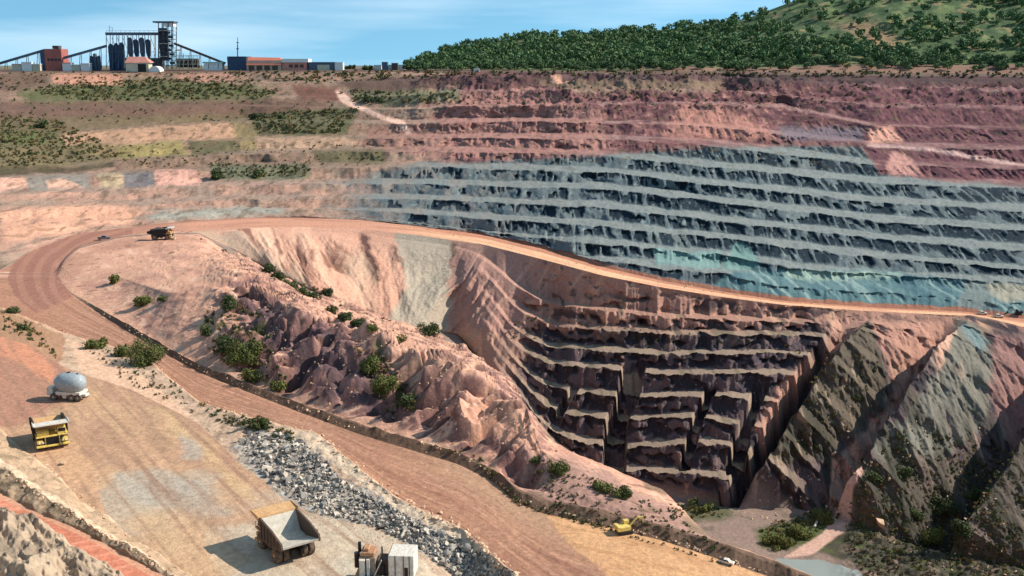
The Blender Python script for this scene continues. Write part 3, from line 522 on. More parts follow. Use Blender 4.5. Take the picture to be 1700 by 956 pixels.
# light ramp down the upper slope
put((fwm) * inside([(556, 150), (566, 150), (592, 172), (640, 192), (672, 202), (686, 220), (674, 222), (660, 206), (630, 196), (585, 178), (565, 168)], .3), (226, 178, 156))
dgl = fwm * inside([(1438, 238), (1560, 246), (1640, 262), (1720, 274), (1720, 278), (1630, 267), (1550, 251), (1440, 243)], .4); put(dgl, (196, 160, 150), .9)
# top and the green hill
sec('TOP', 'HZ+')
tp = inb('TOP', 'HB'); put(tp, (104, 80, 72)); put(tp * nz(30, 30, 99), (100, 98, 70), .7)
hm = (B >= BI['HB']); put(hm, (98, 108, 70)); hs = hm * sstep(668, 700, UU)
put(hs, (74, 92, 60)); put(hs * nz(40, 60, 100, 0, .3), (108, 120, 76), .9); put(hs * nz(26, 34, 101, .15, .35), (150, 124, 92), .75)
put(hs * inside([(1370, 32), (1450, 40), (1500, 70), (1470, 84), (1400, 50)], 3), (156, 122, 96), .8)
put(hs * (BT < BI['HB'] + .25) * sstep(1000, 1150, UU), (142, 104, 92), .8)
put(hm * (1 - sstep(668, 700, UU)), (116, 110, 90))
# fine mottling of the material itself
sec('N0', 'HZ+'); sand = inside([(895, 845), (1000, 860), (1320, 960), (1500, 1060), (1150, 1100), (1010, 956), (950, 905)], 1.2)
C *= (1 + .16 * fbm(X3 / 3.0, Y3 / 3.0 + Z3 / 2, 4, 110, .7) + .10 * fbm(X3 / 20, Y3 / 20, 3, 111))[..., None]
C = np.clip(C, .01, .7)

# ------------------------------------------------------------------ materials
def mat_base(name):
    m = bpy.data.materials.new(name); m.use_nodes = True; n = m.node_tree
    p = n.nodes['Principled BSDF']; return m, n, p
def mat_terrain():
    m, n, p = mat_base('earth and rock'); N = n.nodes.new; L = n.links.new
    at = N('ShaderNodeAttribute'); at.attribute_name = 'soil'
    ge = N('ShaderNodeNewGeometry')
    n1 = N('ShaderNodeTexNoise'); n1.inputs['Scale'].default_value = .9; n1.inputs['Detail'].default_value = 8; n1.inputs['Roughness'].default_value = .7
    L(ge.outputs['Position'], n1.inputs['Vector'])
    r = N('ShaderNodeMapRange'); r.inputs[1].default_value = .3; r.inputs[2].default_value = .7; r.inputs[3].default_value = .72; r.inputs[4].default_value = 1.28
    L(n1.outputs[0], r.inputs[0])
    mu = N('ShaderNodeMix'); mu.data_type = 'RGBA'; mu.blend_type = 'MULTIPLY'; mu.inputs[0].default_value = 1
    L(at.outputs['Color'], mu.inputs[6]); L(r.outputs[0], mu.inputs[7]); L(mu.outputs[2], p.inputs['Base Color'])
    n2 = N('ShaderNodeTexNoise'); n2.inputs['Scale'].default_value = .45; n2.inputs['Detail'].default_value = 9; n2.inputs['Roughness'].default_value = .75
    L(ge.outputs['Position'], n2.inputs['Vector'])
    b = N('ShaderNodeBump'); b.inputs['Strength'].default_value = .6; b.inputs['Distance'].default_value = 1.0
    L(n2.outputs[0], b.inputs['Height']); L(b.outputs[0], p.inputs['Normal'])
    p.inputs['Roughness'].default_value = .95; p.inputs['Specular IOR Level'].default_value = .15
    return m
MT = mat_terrain()
def mat(name, rgb, rough=.7, metal=0, var=.25, scale=2.0, dirt=None):
    """painted or natural surface: colour broken up by noise, optional dust colour"""
    m, n, p = mat_base(name); N = n.nodes.new; L = n.links.new
    tc = N('ShaderNodeTexCoord'); no = N('ShaderNodeTexNoise'); no.inputs['Scale'].default_value = scale; no.inputs['Detail'].default_value = 6; no.inputs['Roughness'].default_value = .65
    L(tc.outputs['Object'], no.inputs['Vector'])
    r = N('ShaderNodeValToRGB'); c = s2l(rgb); d = s2l(dirt) if dirt else c * (1 - var)
    r.color_ramp.elements[0].position = .35; r.color_ramp.elements[1].position = .68
    r.color_ramp.elements[0].color = (*(c * (1 + var * .3)).clip(0, .85), 1); r.color_ramp.elements[1].color = (*d, 1)
    L(no.outputs[0], r.inputs[0]); L(r.outputs[0], p.inputs['Base Color'])
    p.inputs['Roughness'].default_value = rough; p.inputs['Metallic'].default_value = metal; p.inputs['Specular IOR Level'].default_value = .3
    return m

# ------------------------------------------------------------------ terrain objects (one sheet, cut along what it is)
nid = np.arange(NR * NC).reshape(NR, NC)
quad = np.stack([nid[:-1, :-1], nid[:-1, 1:], nid[1:, 1:], nid[1:, :-1]], -1).reshape(-1, 4)
fb = B[:-1, :-1]; cat = np.full(fb.shape, 0); CN = ['ground', 'haul_road', 'path', 'hill', 'pit_floor', 'pit_wall', 'terraces', 'plateau', 'pond']
def setc(mask, k): cat[mask] = k
setc(fb >= BI['PB'], 2); setc(fb >= BI['PT'], 0)
setc((fb >= BI['RN']) & (fb < BI['RF']), 1); setc((fb >= BI['RF']) & (fb < BI['NF']), 0); setc((fb >= BI['NF']) & (fb < BI['FL']), 4)
setc((fb >= BI['FL']) & (fb < BI['QN']), 5); setc((fb >= BI['QN']) & (fb < BI['QF']), 1); setc((fb >= BI['QF']) & (fb < BI['TOP']), 6)
setc((bendp[:-1, :-1] > .5), 1)
setc((fb >= BI['RN']) & (fb < BI['RF']) & (sand[:-1, :-1] > .5), 0)
setc(fb >= BI['TOP'], 7); setc((fb >= BI['HB']) & (UU[:-1, :-1] > 668), 3)
setc((fb < BI['PB']), 0)
pond = inside([(1285, 928), (1360, 930), (1425, 952), (1440, 985), (1330, 975)], .6)
setc((fb >= BI['NF']) & (fb < BI['FL']) & (pond[:-1, :-1] > .5), 8)
P = np.stack([X3, Y3, Z3], -1).reshape(-1, 3); CF = C.reshape(-1, 3); cat = cat.ravel()
def mesh_np(name, V, Fq, colr, mt, smooth=True):
    me = bpy.data.meshes.new(name); me.vertices.add(len(V)); me.vertices.foreach_set('co', V.astype(np.float32).ravel())
    k = Fq.shape[1]; me.loops.add(Fq.size); me.loops.foreach_set('vertex_index', Fq.astype(np.int32).ravel())
    me.polygons.add(len(Fq)); me.polygons.foreach_set('loop_start', np.arange(0, Fq.size, k, dtype=np.int32))
    me.polygons.foreach_set('use_smooth', np.full(len(Fq), smooth))
    if colr is not None:
        a = me.color_attributes.new('soil', 'FLOAT_COLOR', 'POINT'); a.data.foreach_set('color', np.concatenate([colr, np.ones((len(colr), 1))], 1).astype(np.float32).ravel())
    me.update(calc_edges=True); me.materials.append(mt)
    o = bpy.data.objects.new(name, me); COL.objects.link(o); return o
for k, nm in enumerate(CN):
    q = quad[cat == k]
    if not len(q): continue
    u_, inv = np.unique(q, return_inverse=True)
    o = mesh_np(nm, P[u_], inv.reshape(-1, 4), CF[u_], MT if k != 8 else mat('pond water', (140, 144, 138), .35, 0, .1, .05)); o['kind'] = 'structure'
# ground under everything else, out to the horizon behind and beside the traced part
bm = bmesh.new()
def sheet(pts): bm.faces.new([bm.verts.new(p) for p in pts])
R_ = 30000
ya, yb = float(Y3[0, 0]), float(Y3[-1, 0]); pl0 = [Vector((float(X3[r, 0]), float(Y3[r, 0]), float(Z3[r, 0]))) for r in range(0, NR, 8)] + [Vector((float(X3[-1, 0]), float(Y3[-1, 0]), float(Z3[-1, 0])))]
pr0 = [Vector((float(X3[r, -1]), float(Y3[r, -1]), float(Z3[r, -1]))) for r in range(0, NR, 8)] + [Vector((float(X3[-1, -1]), float(Y3[-1, -1]), float(Z3[-1, -1])))]
for pts, sx in ((pl0, -1), (pr0, 1)):
    for a, b in zip(pts[:-1], pts[1:]):
        f = [a, b, b + Vector((sx * 400, 0, 0)), a + Vector((sx * 400, 0, 0))]
        if sx > 0: f.reverse()
        sheet(f)
me = bpy.data.meshes.new('ground'); bm.to_mesh(me); bm.free()
a = me.color_attributes.new('soil', 'FLOAT_COLOR', 'POINT')
for d in a.data: d.color = (.3, .2, .15, 1)
me.materials.append(MT); o = bpy.data.objects.new('ground', me); COL.objects.link(o); o['kind'] = 'structure'

# ------------------------------------------------------------------ object helpers
def tag(o, label=None, cat_=None, group=None, kind=None):
    if label: o['label'] = label
    if cat_: o['category'] = cat_
    if group: o['group'] = group
    if kind: o['kind'] = kind
    return o
def empty(name, loc, rz, label, cat_, group=None, sc=1.0):
    o = bpy.data.objects.new(name, None); COL.objects.link(o); o.location = loc; o.rotation_euler = (0, 0, rz); o.scale = (sc,) * 3
    o.empty_display_size = .5
    return tag(o, label, cat_, group)
class MB:
    def __init__(s): s.v = []; s.f = []
    def add(s, vs, fs):
        n = len(s.v); s.v += [tuple(v) for v in vs]; s.f += [tuple(i + n for i in f) for f in fs]; return s
    def hexa(s, p):   # 8 points: bottom 4 ccw, top 4 ccw
        return s.add(p, [(3, 2, 1, 0), (4, 5, 6, 7), (0, 1, 5, 4), (1, 2, 6, 5), (2, 3, 7, 6), (3, 0, 4, 7)])
    def box(s, x0, x1, y0, y1, z0, z1):
        return s.hexa([(x0, y0, z0), (x1, y0, z0), (x1, y1, z0), (x0, y1, z0), (x0, y0, z1), (x1, y0, z1), (x1, y1, z1), (x0, y1, z1)])
    def bar(s, a, b, r, r2=None, n=6):
        a, b = Vector(a), Vector(b); d = (b - a).normalized(); u = d.orthogonal().normalized(); w_ = d.cross(u); r2 = r if r2 is None else r2
        vs = [a + (u * math.cos(2 * math.pi * i / n) + w_ * math.sin(2 * math.pi * i / n)) * r for i in range(n)] + [b + (u * math.cos(2 * math.pi * i / n) + w_ * math.sin(2 * math.pi * i / n)) * r2 for i in range(n)]
        return s.add(vs, [(i, (i + 1) % n, n + (i + 1) % n, n + i) for i in range(n)] + [tuple(range(n))[::-1], tuple(range(n, 2 * n))])
    def lathe(s, prof, axis='y', c=(0, 0, 0), n=20):   # prof: (along, radius)
        vs = []; m = len(prof)
        for (h, r) in prof:
            for i in range(n):
                a = 2 * math.pi * i / n; p = {'y': (r * math.cos(a), h, r * math.sin(a)), 'x': (h, r * math.cos(a), r * math.sin(a)), 'z': (r * math.cos(a), r * math.sin(a), h)}[axis]
                vs.append((p[0] + c[0], p[1] + c[1], p[2] + c[2]))
        fs = [(j * n + i, j * n + (i + 1) % n, (j + 1) * n + (i + 1) % n, (j + 1) * n + i) for j in range(m - 1) for i in range(n)]
        return s.add(vs, fs + [tuple(range(n))[::-1], tuple(range((m - 1) * n, m * n))])
    def prism(s, prof, y0, y1):    # side profile in x,z extruded along y
        n = len(prof); return s.add([(x, y0, z) for x, z in prof] + [(x, y1, z) for x, z in prof], [tuple(range(n)), tuple(range(n, 2 * n))[::-1]] + [(i + n, (i + 1) % n + n, (i + 1) % n, i) for i in range(n)])
    def plate(s, pts, t):          # a sheet of thickness t through a list of quads' corners
        a = [Vector(p) for p in pts]; nrm = (a[1] - a[0]).cross(a[2] - a[0]).normalized() * t
        n = len(a); return s.add(a + [p + nrm for p in a], [tuple(range(n))[::-1], tuple(range(n, 2 * n))] + [(i, (i + 1) % n, n + (i + 1) % n, n + i) for i in range(n)])
    def build(s, name, m, parent=None, bevel=0, smooth=False, loc=None):
        me = bpy.data.meshes.new(name); me.from_pydata(s.v, [], s.f); b_ = bmesh.new(); b_.from_mesh(me); bmesh.ops.recalc_face_normals(b_, faces=b_.faces)
        if bevel: bmesh.ops.bevel(b_, geom=list(b_.edges), offset=bevel, segments=1, affect='EDGES', clamp_overlap=True)
        b_.to_mesh(me); b_.free()
        if smooth: me.polygons.foreach_set('use_smooth', [True] * len(me.polygons))
        me.materials.append(m); o = bpy.data.objects.new(name, me); COL.objects.link(o)
        if parent: o.parent = parent
        if loc: o.location = loc
        return o
def copy_tree(o, parent=None):
    c = o.copy(); COL.objects.link(c)
    if parent: c.parent = parent
    for ch in [x for x in bpy.data.objects if x.parent == o]: copy_tree(ch, c)
    return c
TYRE = mat('dusty rubber', (52, 46, 42), .9, dirt=(120, 100, 82)); STEEL = mat('worn steel', (205, 202, 196), .5, .1, .3, 1.2, dirt=(150, 138, 122))
YEL = mat('yellow paint', (232, 200, 96), .5, dirt=(186, 156, 104)); DARK = mat('dark painted steel', (42, 38, 38), .6); TAN = mat('dust covered steel', (206, 164, 116), .8, dirt=(176, 132, 92))
WHITE = mat('white paint', (222, 214, 200), .5, dirt=(186, 170, 150)); GLASS = mat('dark glass', (24, 30, 38), .15); GREY = mat('grey tank paint', (158, 168, 172), .45, dirt=(132, 134, 134)); BRN = mat('brown steel', (92, 74, 62), .7)
LAMP = mat('lamp lens', (240, 236, 220), .2); RUST = mat('rusty orange steel', (184, 138, 104), .8, dirt=(140, 98, 72)); ORE = mat('dark ore', (58, 52, 50), .95, dirt=(96, 84, 76), scale=1.5)
def wheel(parent, x, y, r, wd, rimm=YEL):
    side = 1 if y > 0 else -1
    t = MB().lathe([(-wd / 2, r * .62), (-wd / 2, r * .9), (-wd * .38, r), (wd * .38, r), (wd / 2, r * .9), (wd / 2, r * .62)], 'y', (0, 0, 0), 22).build('tyre', TYRE, None)
    w_ = t; w_.name = 'wheel'; w_.parent = parent; w_.location = (x, y, r)
    MB().lathe([(side * wd * .2, r * .58), (side * wd * .52, r * .56), (side * wd * .40, r * .34), (side * wd * .54, r * .2)], 'y', n=16).build('rim', rimm, w_)
def dump_truck(label, loc, rz, paint, bedout, bedin, canopy, sc=1.0, load=False, group='haul trucks of the mine'):
    t = empty('dump_truck', loc, rz, label, 'truck', group, sc)
    for x, y in ((3.6, 2.75), (3.6, -2.75)): wheel(t, x, y, 1.35, 1.0, paint)
    for x, y in ((-2.6, 2.8), (-2.6, 1.55), (-2.6, -1.55), (-2.6, -2.8)): wheel(t, x, y, 1.35, 1.0, paint)
    MB().box(-4.6, 4.6, -1.1, -.5, 1.3, 2.3).box(-4.6, 4.6, .5, 1.1, 1.3, 2.3).box(-3.1, -2.1, -2.2, 2.2, .95, 1.75).box(3.1, 4.1, -2.3, 2.3, .95, 1.7).box(0, 1.2, -2.9, -1.1, 1.1, 2.2).box(0, 1.2, 1.1, 2.9, 1.1, 2.2).build('chassis', DARK, t, .04)
    MB().box(4.2, 5.6, -3.2, 3.2, 3.0, 3.25).box(2.0, 4.2, -3.2, 3.2, 3.0, 3.2).build('deck', paint, t, .03)
    MB().box(4.5, 5.5, -1.5, 1.5, 1.2, 3.0).box(4.2, 5.55, -3.1, -1.9, 1.6, 2.3).box(4.2, 5.55, 1.9, 3.1, 1.6, 2.3).box(4.6, 5.85, -3.3, 3.3, .85, 1.25).build('front_body', paint, t, .06)
    g = MB()
    for k in range(9): g.box(5.5, 5.62, -1.25, 1.25, 1.35 + k * .18, 1.43 + k * .18)
    g.box(5.45, 5.53, -1.3, 1.3, 1.3, 2.95); g.build('radiator_grille', DARK, t)
    c = MB().hexa([(3.6, 1.1, 3.25), (5.3, 1.1, 3.25), (5.3, 2.9, 3.25), (3.6, 2.9, 3.25), (3.7, 1.2, 4.7), (5.0, 1.2, 4.7), (5.0, 2.8, 4.7), (3.7, 2.8, 4.7)]).build('cab', paint, t, .05)
    MB().box(5.12, 5.24, 1.3, 2.7, 3.75, 4.45).box(3.9, 4.9, 2.86, 2.9, 3.75, 4.45).box(3.9, 4.9, 1.1, 1.15, 3.75, 4.45).build('window', GLASS, c)
    MB().box(3.4, 5.2, -2.9, -.6, 3.25, 4.2).build('engine_box', paint, t, .08)
    for y in (-2.6, -1.9, 1.9, 2.6): MB().lathe([(5.55, .2), (5.68, .2)], 'x', (0, y, 1.9), 10).build('headlight', LAMP, t)
    r_ = MB()
    for y in (-3.15, 3.15): r_.bar((2.2, y, 3.2), (2.2, y, 4.1), .04).bar((5.5, y, 3.2), (5.5, y, 4.1), .04).bar((2.2, y, 4.1), (5.5, y, 4.1), .04).bar((2.2, y, 3.65), (5.5, y, 3.65), .03)
    r_.bar((5.5, -3.15, 4.1), (5.5, 3.15, 4.1), .04).build('railing', DARK, t)
    l_ = MB()
    for k in range(6): l_.box(5.9, 6.0, 1.2, 1.9, 1.0 + k * .35, 1.06 + k * .35)
    l_.bar((5.95, 1.15, .9), (5.6, 1.15, 3.3), .04).bar((5.95, 1.95, .9), (5.6, 1.95, 3.3), .04).build('ladder', DARK, t)
    # bed: floor, front slope, side walls, canopy
    b = MB()
    fl_ = [(-6.0, 3.9), (-1.0, 2.5), (1.6, 2.6)]; th_ = .25
    b.prism([(-6.0, 3.9), (-5.9, 3.55), (-1.0, 2.2), (1.7, 2.3), (3.3, 5.35), (3.1, 5.5), (1.55, 2.62), (-1.0, 2.5)], -3.05, 3.05)
    b.build('bed_floor', bedin, t)
    w_ = MB()
    for y0, y1 in ((-3.35, -3.05), (3.05, 3.35)):
        w_ = MB(); w_.prism([(-6.0, 3.9), (-5.9, 3.4), (-1.0, 2.1), (1.75, 2.2), (3.4, 5.3), (3.4, 5.75), (-2.0, 5.3), (-5.8, 4.5)], y0, y1)
        for k in range(6): x = -4.6 + k * 1.35; ys = y0 - .18 if y0 < 0 else y1; w_.box(x, x + .28, ys, ys + .18, 3.3 if k < 2 else 2.7, 4.75 + .1 * k)
        w_.build('bed_side', bedout, t)
    MB().prism([(3.1, 5.5), (3.3, 5.3), (6.2, 5.75), (6.2, 5.95), (3.15, 5.75)], -3.6, 3.6).box(3.0, 6.2, -3.6, -3.45, 5.75, 6.05).box(3.0, 6.2, 3.45, 3.6, 5.75, 6.05).build('canopy', canopy, t)
    if load:
        ic = MB(); n = 14
        vs = [(-4.8 + 8 * i / n, -2.9 + 5.8 * j / n, 4.2 + 1.7 * math.sin(math.pi * i / n) * math.sin(math.pi * j / n) + .25 * random.random()) for i in range(n + 1) for j in range(n + 1)]
        ic.add(vs, [(i * (n + 1) + j, (i + 1) * (n + 1) + j, (i + 1) * (n + 1) + j + 1, i * (n + 1) + j + 1) for i in range(n) for j in range(n)]); ic.build('load', ORE, t)
    return t
def heading(deg): return math.radians(deg)
def down(p, dz=0.0): return p + Vector((0, 0, dz))
dump_truck('large haul truck seen from behind with an empty pale steel bed, parked beside the rubble', ground_at(477, 916, 'E1', 'E2'), heading(90 + 35), TAN, BRN, mat('bright worn bed steel', (204, 194, 178), .6, .0, .2, 1.2, dirt=(176, 164, 146)), TAN, 1.1)
dump_truck('yellow fronted haul truck facing the camera on the upper left of the platform', ground_at(84, 733, 'E1', 'E2'), heading(-60), YEL, DARK, TAN, WHITE, 1.06)
dump_truck('dark haul truck parked on the inner edge of the road bend, side on', ground_at(268, 397, 'M', 'FL'), heading(5), TAN, DARK, DARK, WHITE, 1.1, True)  # bed coloured dark to paint in its shaded near side
# tanker
def tanker(label, loc, rz):
    t = empty('tanker_truck', loc, rz, label, 'truck')
    for x in (3.9, -1.2, -3.0):
        for y in (-1.7, 1.7): wheel(t, x, y, .95, .8, WHITE)
    MB().box(-4.6, 5.4, -.9, .9, 1.0, 1.7).box(-3.6, 3.2, -2.0, 2.0, 1.6, 2.4).box(.4, 1.4, -1.9, 1.9, .7, 1.6).build('chassis', WHITE, t, .05)
    prof = [(-4.3 + 8.4 * i / 22, max(.05, 2.75 * (1 - abs((i - 11) / 11) ** 2.6) ** .5)) for i in range(23)]
    tk = MB().lathe(prof, 'x', (0, 0, 4.45), 32).build('tank', GREY, t, smooth=True)
    MB().lathe([(2.5, .45), (3.0, .45)], 'z', (.2, 0, 4.3), 14).build('hatch', DARK, tk); MB().lathe([(2.2, .3), (2.8, .3)], 'z', (-2.2, 0, 4.3), 12).build('hatch', DARK, tk)
    MB().lathe([(3.85, 1.1), (4.2, 1.0), (4.3, .3)], 'x', (0, 0, 4.5), 16).build('end_cap', WHITE, tk)
    r_ = MB()
    for x in (-3, -1, 1, 3): r_.bar((x, 0, 6.6), (x, .0, 7.6), .04)
    r_.bar((-3, 0, 7.6), (3, 0, 7.6), .04).build('railing', GREY, tk)
    c = MB().hexa([(4.3, -1.5, 1.2), (6.1, -1.5, 1.2), (6.1, 1.5, 1.2), (4.3, 1.5, 1.2), (4.4, -1.4, 3.3), (5.8, -1.4, 3.3), (5.8, 1.4, 3.3), (4.4, 1.4, 3.3)]).build('cab', WHITE, t, .08)
    MB().box(5.95, 6.02, -1.3, 1.3, 2.3, 3.0).build('window', GLASS, c)
    for y in (-1.1, 1.1): MB().lathe([(6.1, .16), (6.18, .16)], 'x', (0, y, 1.6), 10).build('headlight', LAMP, t)
    return t
tanker('tanker truck with a bulbous light grey tank standing above the yellow haul truck', ground_at(119, 662, 'E1', 'E2'), heading(172))
# excavator
def excavator(label, loc, rz, sc=1.0, paint=YEL, group='excavators'):
    t = empty('excavator', loc, rz, label, 'excavator', None, sc)
    for y in (-1.3, 1.3): MB().prism([(-1.9, .2), (-1.7, 0), (1.7, 0), (1.9, .2), (1.9, .7), (1.6, .9), (-1.6, .9), (-1.9, .7)], y - .3, y + .3).build('track', DARK, t, .05)
    MB().box(-.8, .8, -1, 1, .5, 1.0).build('undercarriage', DARK, t)
    MB().box(-2.1, 1.3, -1.4, 1.4, 1.0, 2.1).box(-2.4, -1.5, -1.4, 1.4, 1.05, 2.3).build('body', paint, t, .08)
    c = MB().box(.1, 1.5, .3, 1.4, 2.1, 3.1).build('cab', paint, t, .06)
    MB().box(1.49, 1.53, .4, 1.3, 2.2, 2.95).box(.25, 1.35, 1.39, 1.43, 2.3, 2.95).build('window', GLASS, c)
    MB().prism([(1.0, 1.6), (1.3, 1.5), (3.6, 3.7), (5.0, 3.5), (5.0, 3.8), (3.5, 4.1)], -.45, -.1).build('boom', paint, t)
    MB().prism([(4.7, 3.9), (5.1, 3.9), (5.6, 1.4), (5.4, 1.3)], -.4, -.15).build('arm', paint, t)
    MB().prism([(5.3, 1.5), (6.0, 1.3), (6.1, .5), (5.4, .2), (5.0, .7)], -.8, .25).build('bucket', DARK, t, .04)
    return t
def pickup(label, loc, rz, paint, sc=1.0, group='light vehicles of the mine'):
    t = empty('pickup_truck', loc, rz, label, 'pickup truck', group, sc)
    MB().prism([(-2.6, .5), (2.5, .5), (2.6, .9), (2.4, 1.15), (1.1, 1.2), (-2.6, 1.2)], -.95, .95).build('body', paint, t, .05)
    c = MB().prism([(1.2, 1.2), (.6, 1.85), (-.9, 1.85), (-1.1, 1.2)], -.85, .85).build('cab', paint, t, .04)
    MB().prism([(1.1, 1.28), (.62, 1.76), (-.85, 1.76), (-.98, 1.28)], -.88, .88).build('window', GLASS, c)
    MB().box(-2.5, -1.2, -.8, .8, 1.2, 1.24).build('cargo_bed', DARK, t)
    for x in (-1.7, 1.7):
        for y in (-.85, .85): wheel(t, x, y, .4, .28, DARK)
    return t
excavator('small yellow excavator working against the berm on the tan sand', ground_at(1036, 884, 'RN', 'RF'), heading(20), .85)
excavator('dark shovel standing at the foot of the green slab beyond the far road', ground_at(1690, 522, 'QF', 'B5a'), heading(160), .9, DARK)
pickup('dark grey pickup truck driving round the road bend', ground_at(173, 398, 'M', 'QF'), heading(20), mat('grey car paint', (96, 96, 104), .4), 1.3)
pickup('white pickup truck parked by the berm at the lower edge of the tan sand', ground_at(1206, 936, 'RN', 'RF'), heading(-30), WHITE, .62)
pickup('white pickup truck on the far haul road, left one of two', ground_at(1630, 522, 'QN', 'QF'), heading(-8), WHITE, 1.0)
pickup('white pickup truck on the far haul road, right one of two', ground_at(1657, 527, 'QN', 'QF'), heading(-8), WHITE, 1.0)
pickup('tiny white vehicle on a high red bench in the upper right', ground_at(1653, 154, 'U3a', 'TOP'), heading(0), WHITE, 1.2)
# drill rig at the bottom edge
def drill(label, loc, rz):
    t = empty('drill_rig', loc, rz, label, 'drill rig')
    for y in (-2.4, 2.4): MB().prism([(-3.6, .4), (-3.2, 0), (3.2, 0), (3.6, .4), (3.6, 1.1), (3.1, 1.4), (-3.1, 1.4), (-3.6, 1.1)], y - .5, y + .5).build('track', DARK, t, .05)
    MB().box(-5, 5, -2.4, 2.4, 1.4, 1.9).build('deck', TAN, t, .04)
    h = MB().box(.9, 5.2, -2.2, 2.2, 1.9, 6.0).build('machinery_house', WHITE, t, .08)
    MB().box(.7, .9, -1.9, 1.9, 2.1, 5.6).build('radiator', BRN, h)
    g = MB()
    for x in (2.0, 3.4, 4.4): g.box(x, x + .12, -2.32, -2.2, 1.9, 6.05)
    g.build('trim', BRN, h)
    MB().box(3.6, 4.2, -2.26, -2.2, 2.1, 3.9).build('door', DARK, h)
    e = MB().box(-4.2, -1.4, -1.6, 1.4, 1.9, 5.2).build('engine_block', mat('dusty grey brown steel', (150, 132, 116), .85), t, .1)
    MB().box(-4.0, -1.6, -1.4, 1.2, 5.2, 6.0).box(-3.6, -2.6, -1.0, 1.0, 6.0, 6.5).build('air_cleaner', RUST, e, .12)
    MB().lathe([(5.2, .3), (6.9, .3)], 'z', (-4.5, .6, 0), 12).lathe([(3.0, .5), (5.6, .5)], 'z', (-4.7, -.6, 0), 14).build('exhaust', DARK, e)
    MB().bar((-2.6, -1.9, 1.9), (-2.6, -1.9, 5.0), .28, n=12).bar((-3.6, -1.95, 1.9), (-3.6, -1.95, 5.0), .5, n=14).build('air_receiver', WHITE, t)
    MB().box(-1.2, .6, -1.2, 1.4, 1.9, 4.6).build('cab', BRN, t, .08)
    MB().bar((-.2, -1.6, 1.9), (-.2, -1.6, 4.0), .35, n=10).bar((-.2, -1.6, 4.0), (-.2, -1.6, 7.3), .14, n=8).build('mast', DARK, t)
    MB().bar((-1.6, -2.2, 2.0), (-.2, -2.3, 5.2), .09).bar((-.2, -2.3, 2.4), (1.4, -2.9, 1.6), .12).bar((1.4, -2.9, 1.6), (3.4, -3.6, .3), .14).build('hose', WHITE, t)
    MB().box(-4.6, -.8, -3.4, -2.4, 1.9, 2.0).build('walkway', STEEL, t)
    return t
drill('white and brown tracked drill rig at the bottom edge with a tall dark post', ground_at(641, 966, 'N0', 'E2'), heading(-4))

# ------------------------------------------------------------------ the processing plant on the far plateau
DKB = mat('blue grey steelwork', (84, 98, 114), .7, var=.35, scale=.05); CRM = mat('pale steelwork', (196, 188, 164), .7, var=.3, scale=.1); PNK = mat('pink sheet roof', (206, 140, 124), .7, scale=.1)
REDB = mat('red cladding', (166, 96, 86), .7, scale=.1); WHB = mat('white cladding', (224, 222, 216), .6, scale=.1, var=.1); ORB = mat('orange red cladding', (204, 118, 92), .7, scale=.05, var=.12); BLU = mat('navy cladding', (52, 72, 98), .6, scale=.1)
GRB = mat('brown mesh steel', (84, 74, 72), .8, scale=.1)
YP = 1530.0; MPP = (YP * cp + 10 * sp) / F_PX
def P3(u, v, Y=YP): z = Y * float(g_of(v)); return Vector((float(x_of(u, Y, z)), Y, z + ZC))
def gz(u, Y=YP):
    c = int(round((u - U0) / DU)); r0 = int(np.argmax(B[:, 0] >= BI['TOP'])); col = Y3[r0:, c]; i = int(np.searchsorted(col, Y)); i = min(max(i, 1), len(col) - 1)
    t = (Y - col[i - 1]) / (col[i] - col[i - 1]); return float(lerp(Z3[r0 + i - 1, c], Z3[r0 + i, c], t))
def root(name, u, Y, label, cat_, group=None): return empty(name, (P3(u, 110, Y).x, Y, gz(u, Y)), 0, label, cat_, group)
class PB(MB):
    """box builder in the local frame of a plant root, given image-row heights"""
    def __init__(s, r_, Y=YP): super().__init__(); s.r = r_.location.copy(); s.Y = Y
    def L(s, u, v): return P3(u, v, s.Y) - s.r
    def bx(s, u0, u1, v0, v1, y0=0, y1=18):
        a, b = s.L(u0, v1), s.L(u1, v0); return s.box(a.x, b.x, y0, y1, min(a.z, b.z) if v1 < 112.5 else -1, b.z)
    def br(s, u0, v0, u1, v1, y=0, r=.6, y2=None):
        a, b = s.L(u0, v0), s.L(u1, v1); a.y = y; b.y = y if y2 is None else y2; return s.bar(a, b, r, n=4)
def conveyor(u0, v0, u1, v1, label, legs):
    t = root('conveyor', u0, YP, label, 'conveyor', 'inclined conveyors of the plant'); g = PB(t)
    a, b = g.L(u0, v0), g.L(u1, v1); g.hexa([(a.x, 2, a.z - 2.6), (b.x, 2, b.z - 2.6), (b.x, 6, b.z - 2.6), (a.x, 6, a.z - 2.6), (a.x, 2, a.z + .8), (b.x, 2, b.z + .8), (b.x, 6, b.z + .8), (a.x, 6, a.z + .8)]); g.build('gallery', GRB if u0 > 280 else DKB, t)
    for k in range(legs):
        f = (k + .7) / (legs + .3); p = PB(t); uu, vv = lerp(u0, u1, f), lerp(v0, v1, f) + 1.5
        p.br(uu - 1.2, 114, uu, vv, 2, .45).br(uu + 1.2, 114, uu, vv, 6, .45).br(uu - .8, 110, uu + .8, 110, 4, .3); p.build('trestle', GRB, t)
    return t
conveyor(-40, 115, 72, 82, 'long inclined conveyor rising from the left edge to the red building', 6)
conveyor(104, 95, 175, 75, 'inclined conveyor between the red building and the silo row', 4)
conveyor(288, 71, 372, 104, 'inclined conveyor descending from the tall lattice tower to the right', 5)
t = root('transfer_house', 84, YP, 'red transfer house with a dark left wall between two conveyors', 'building')
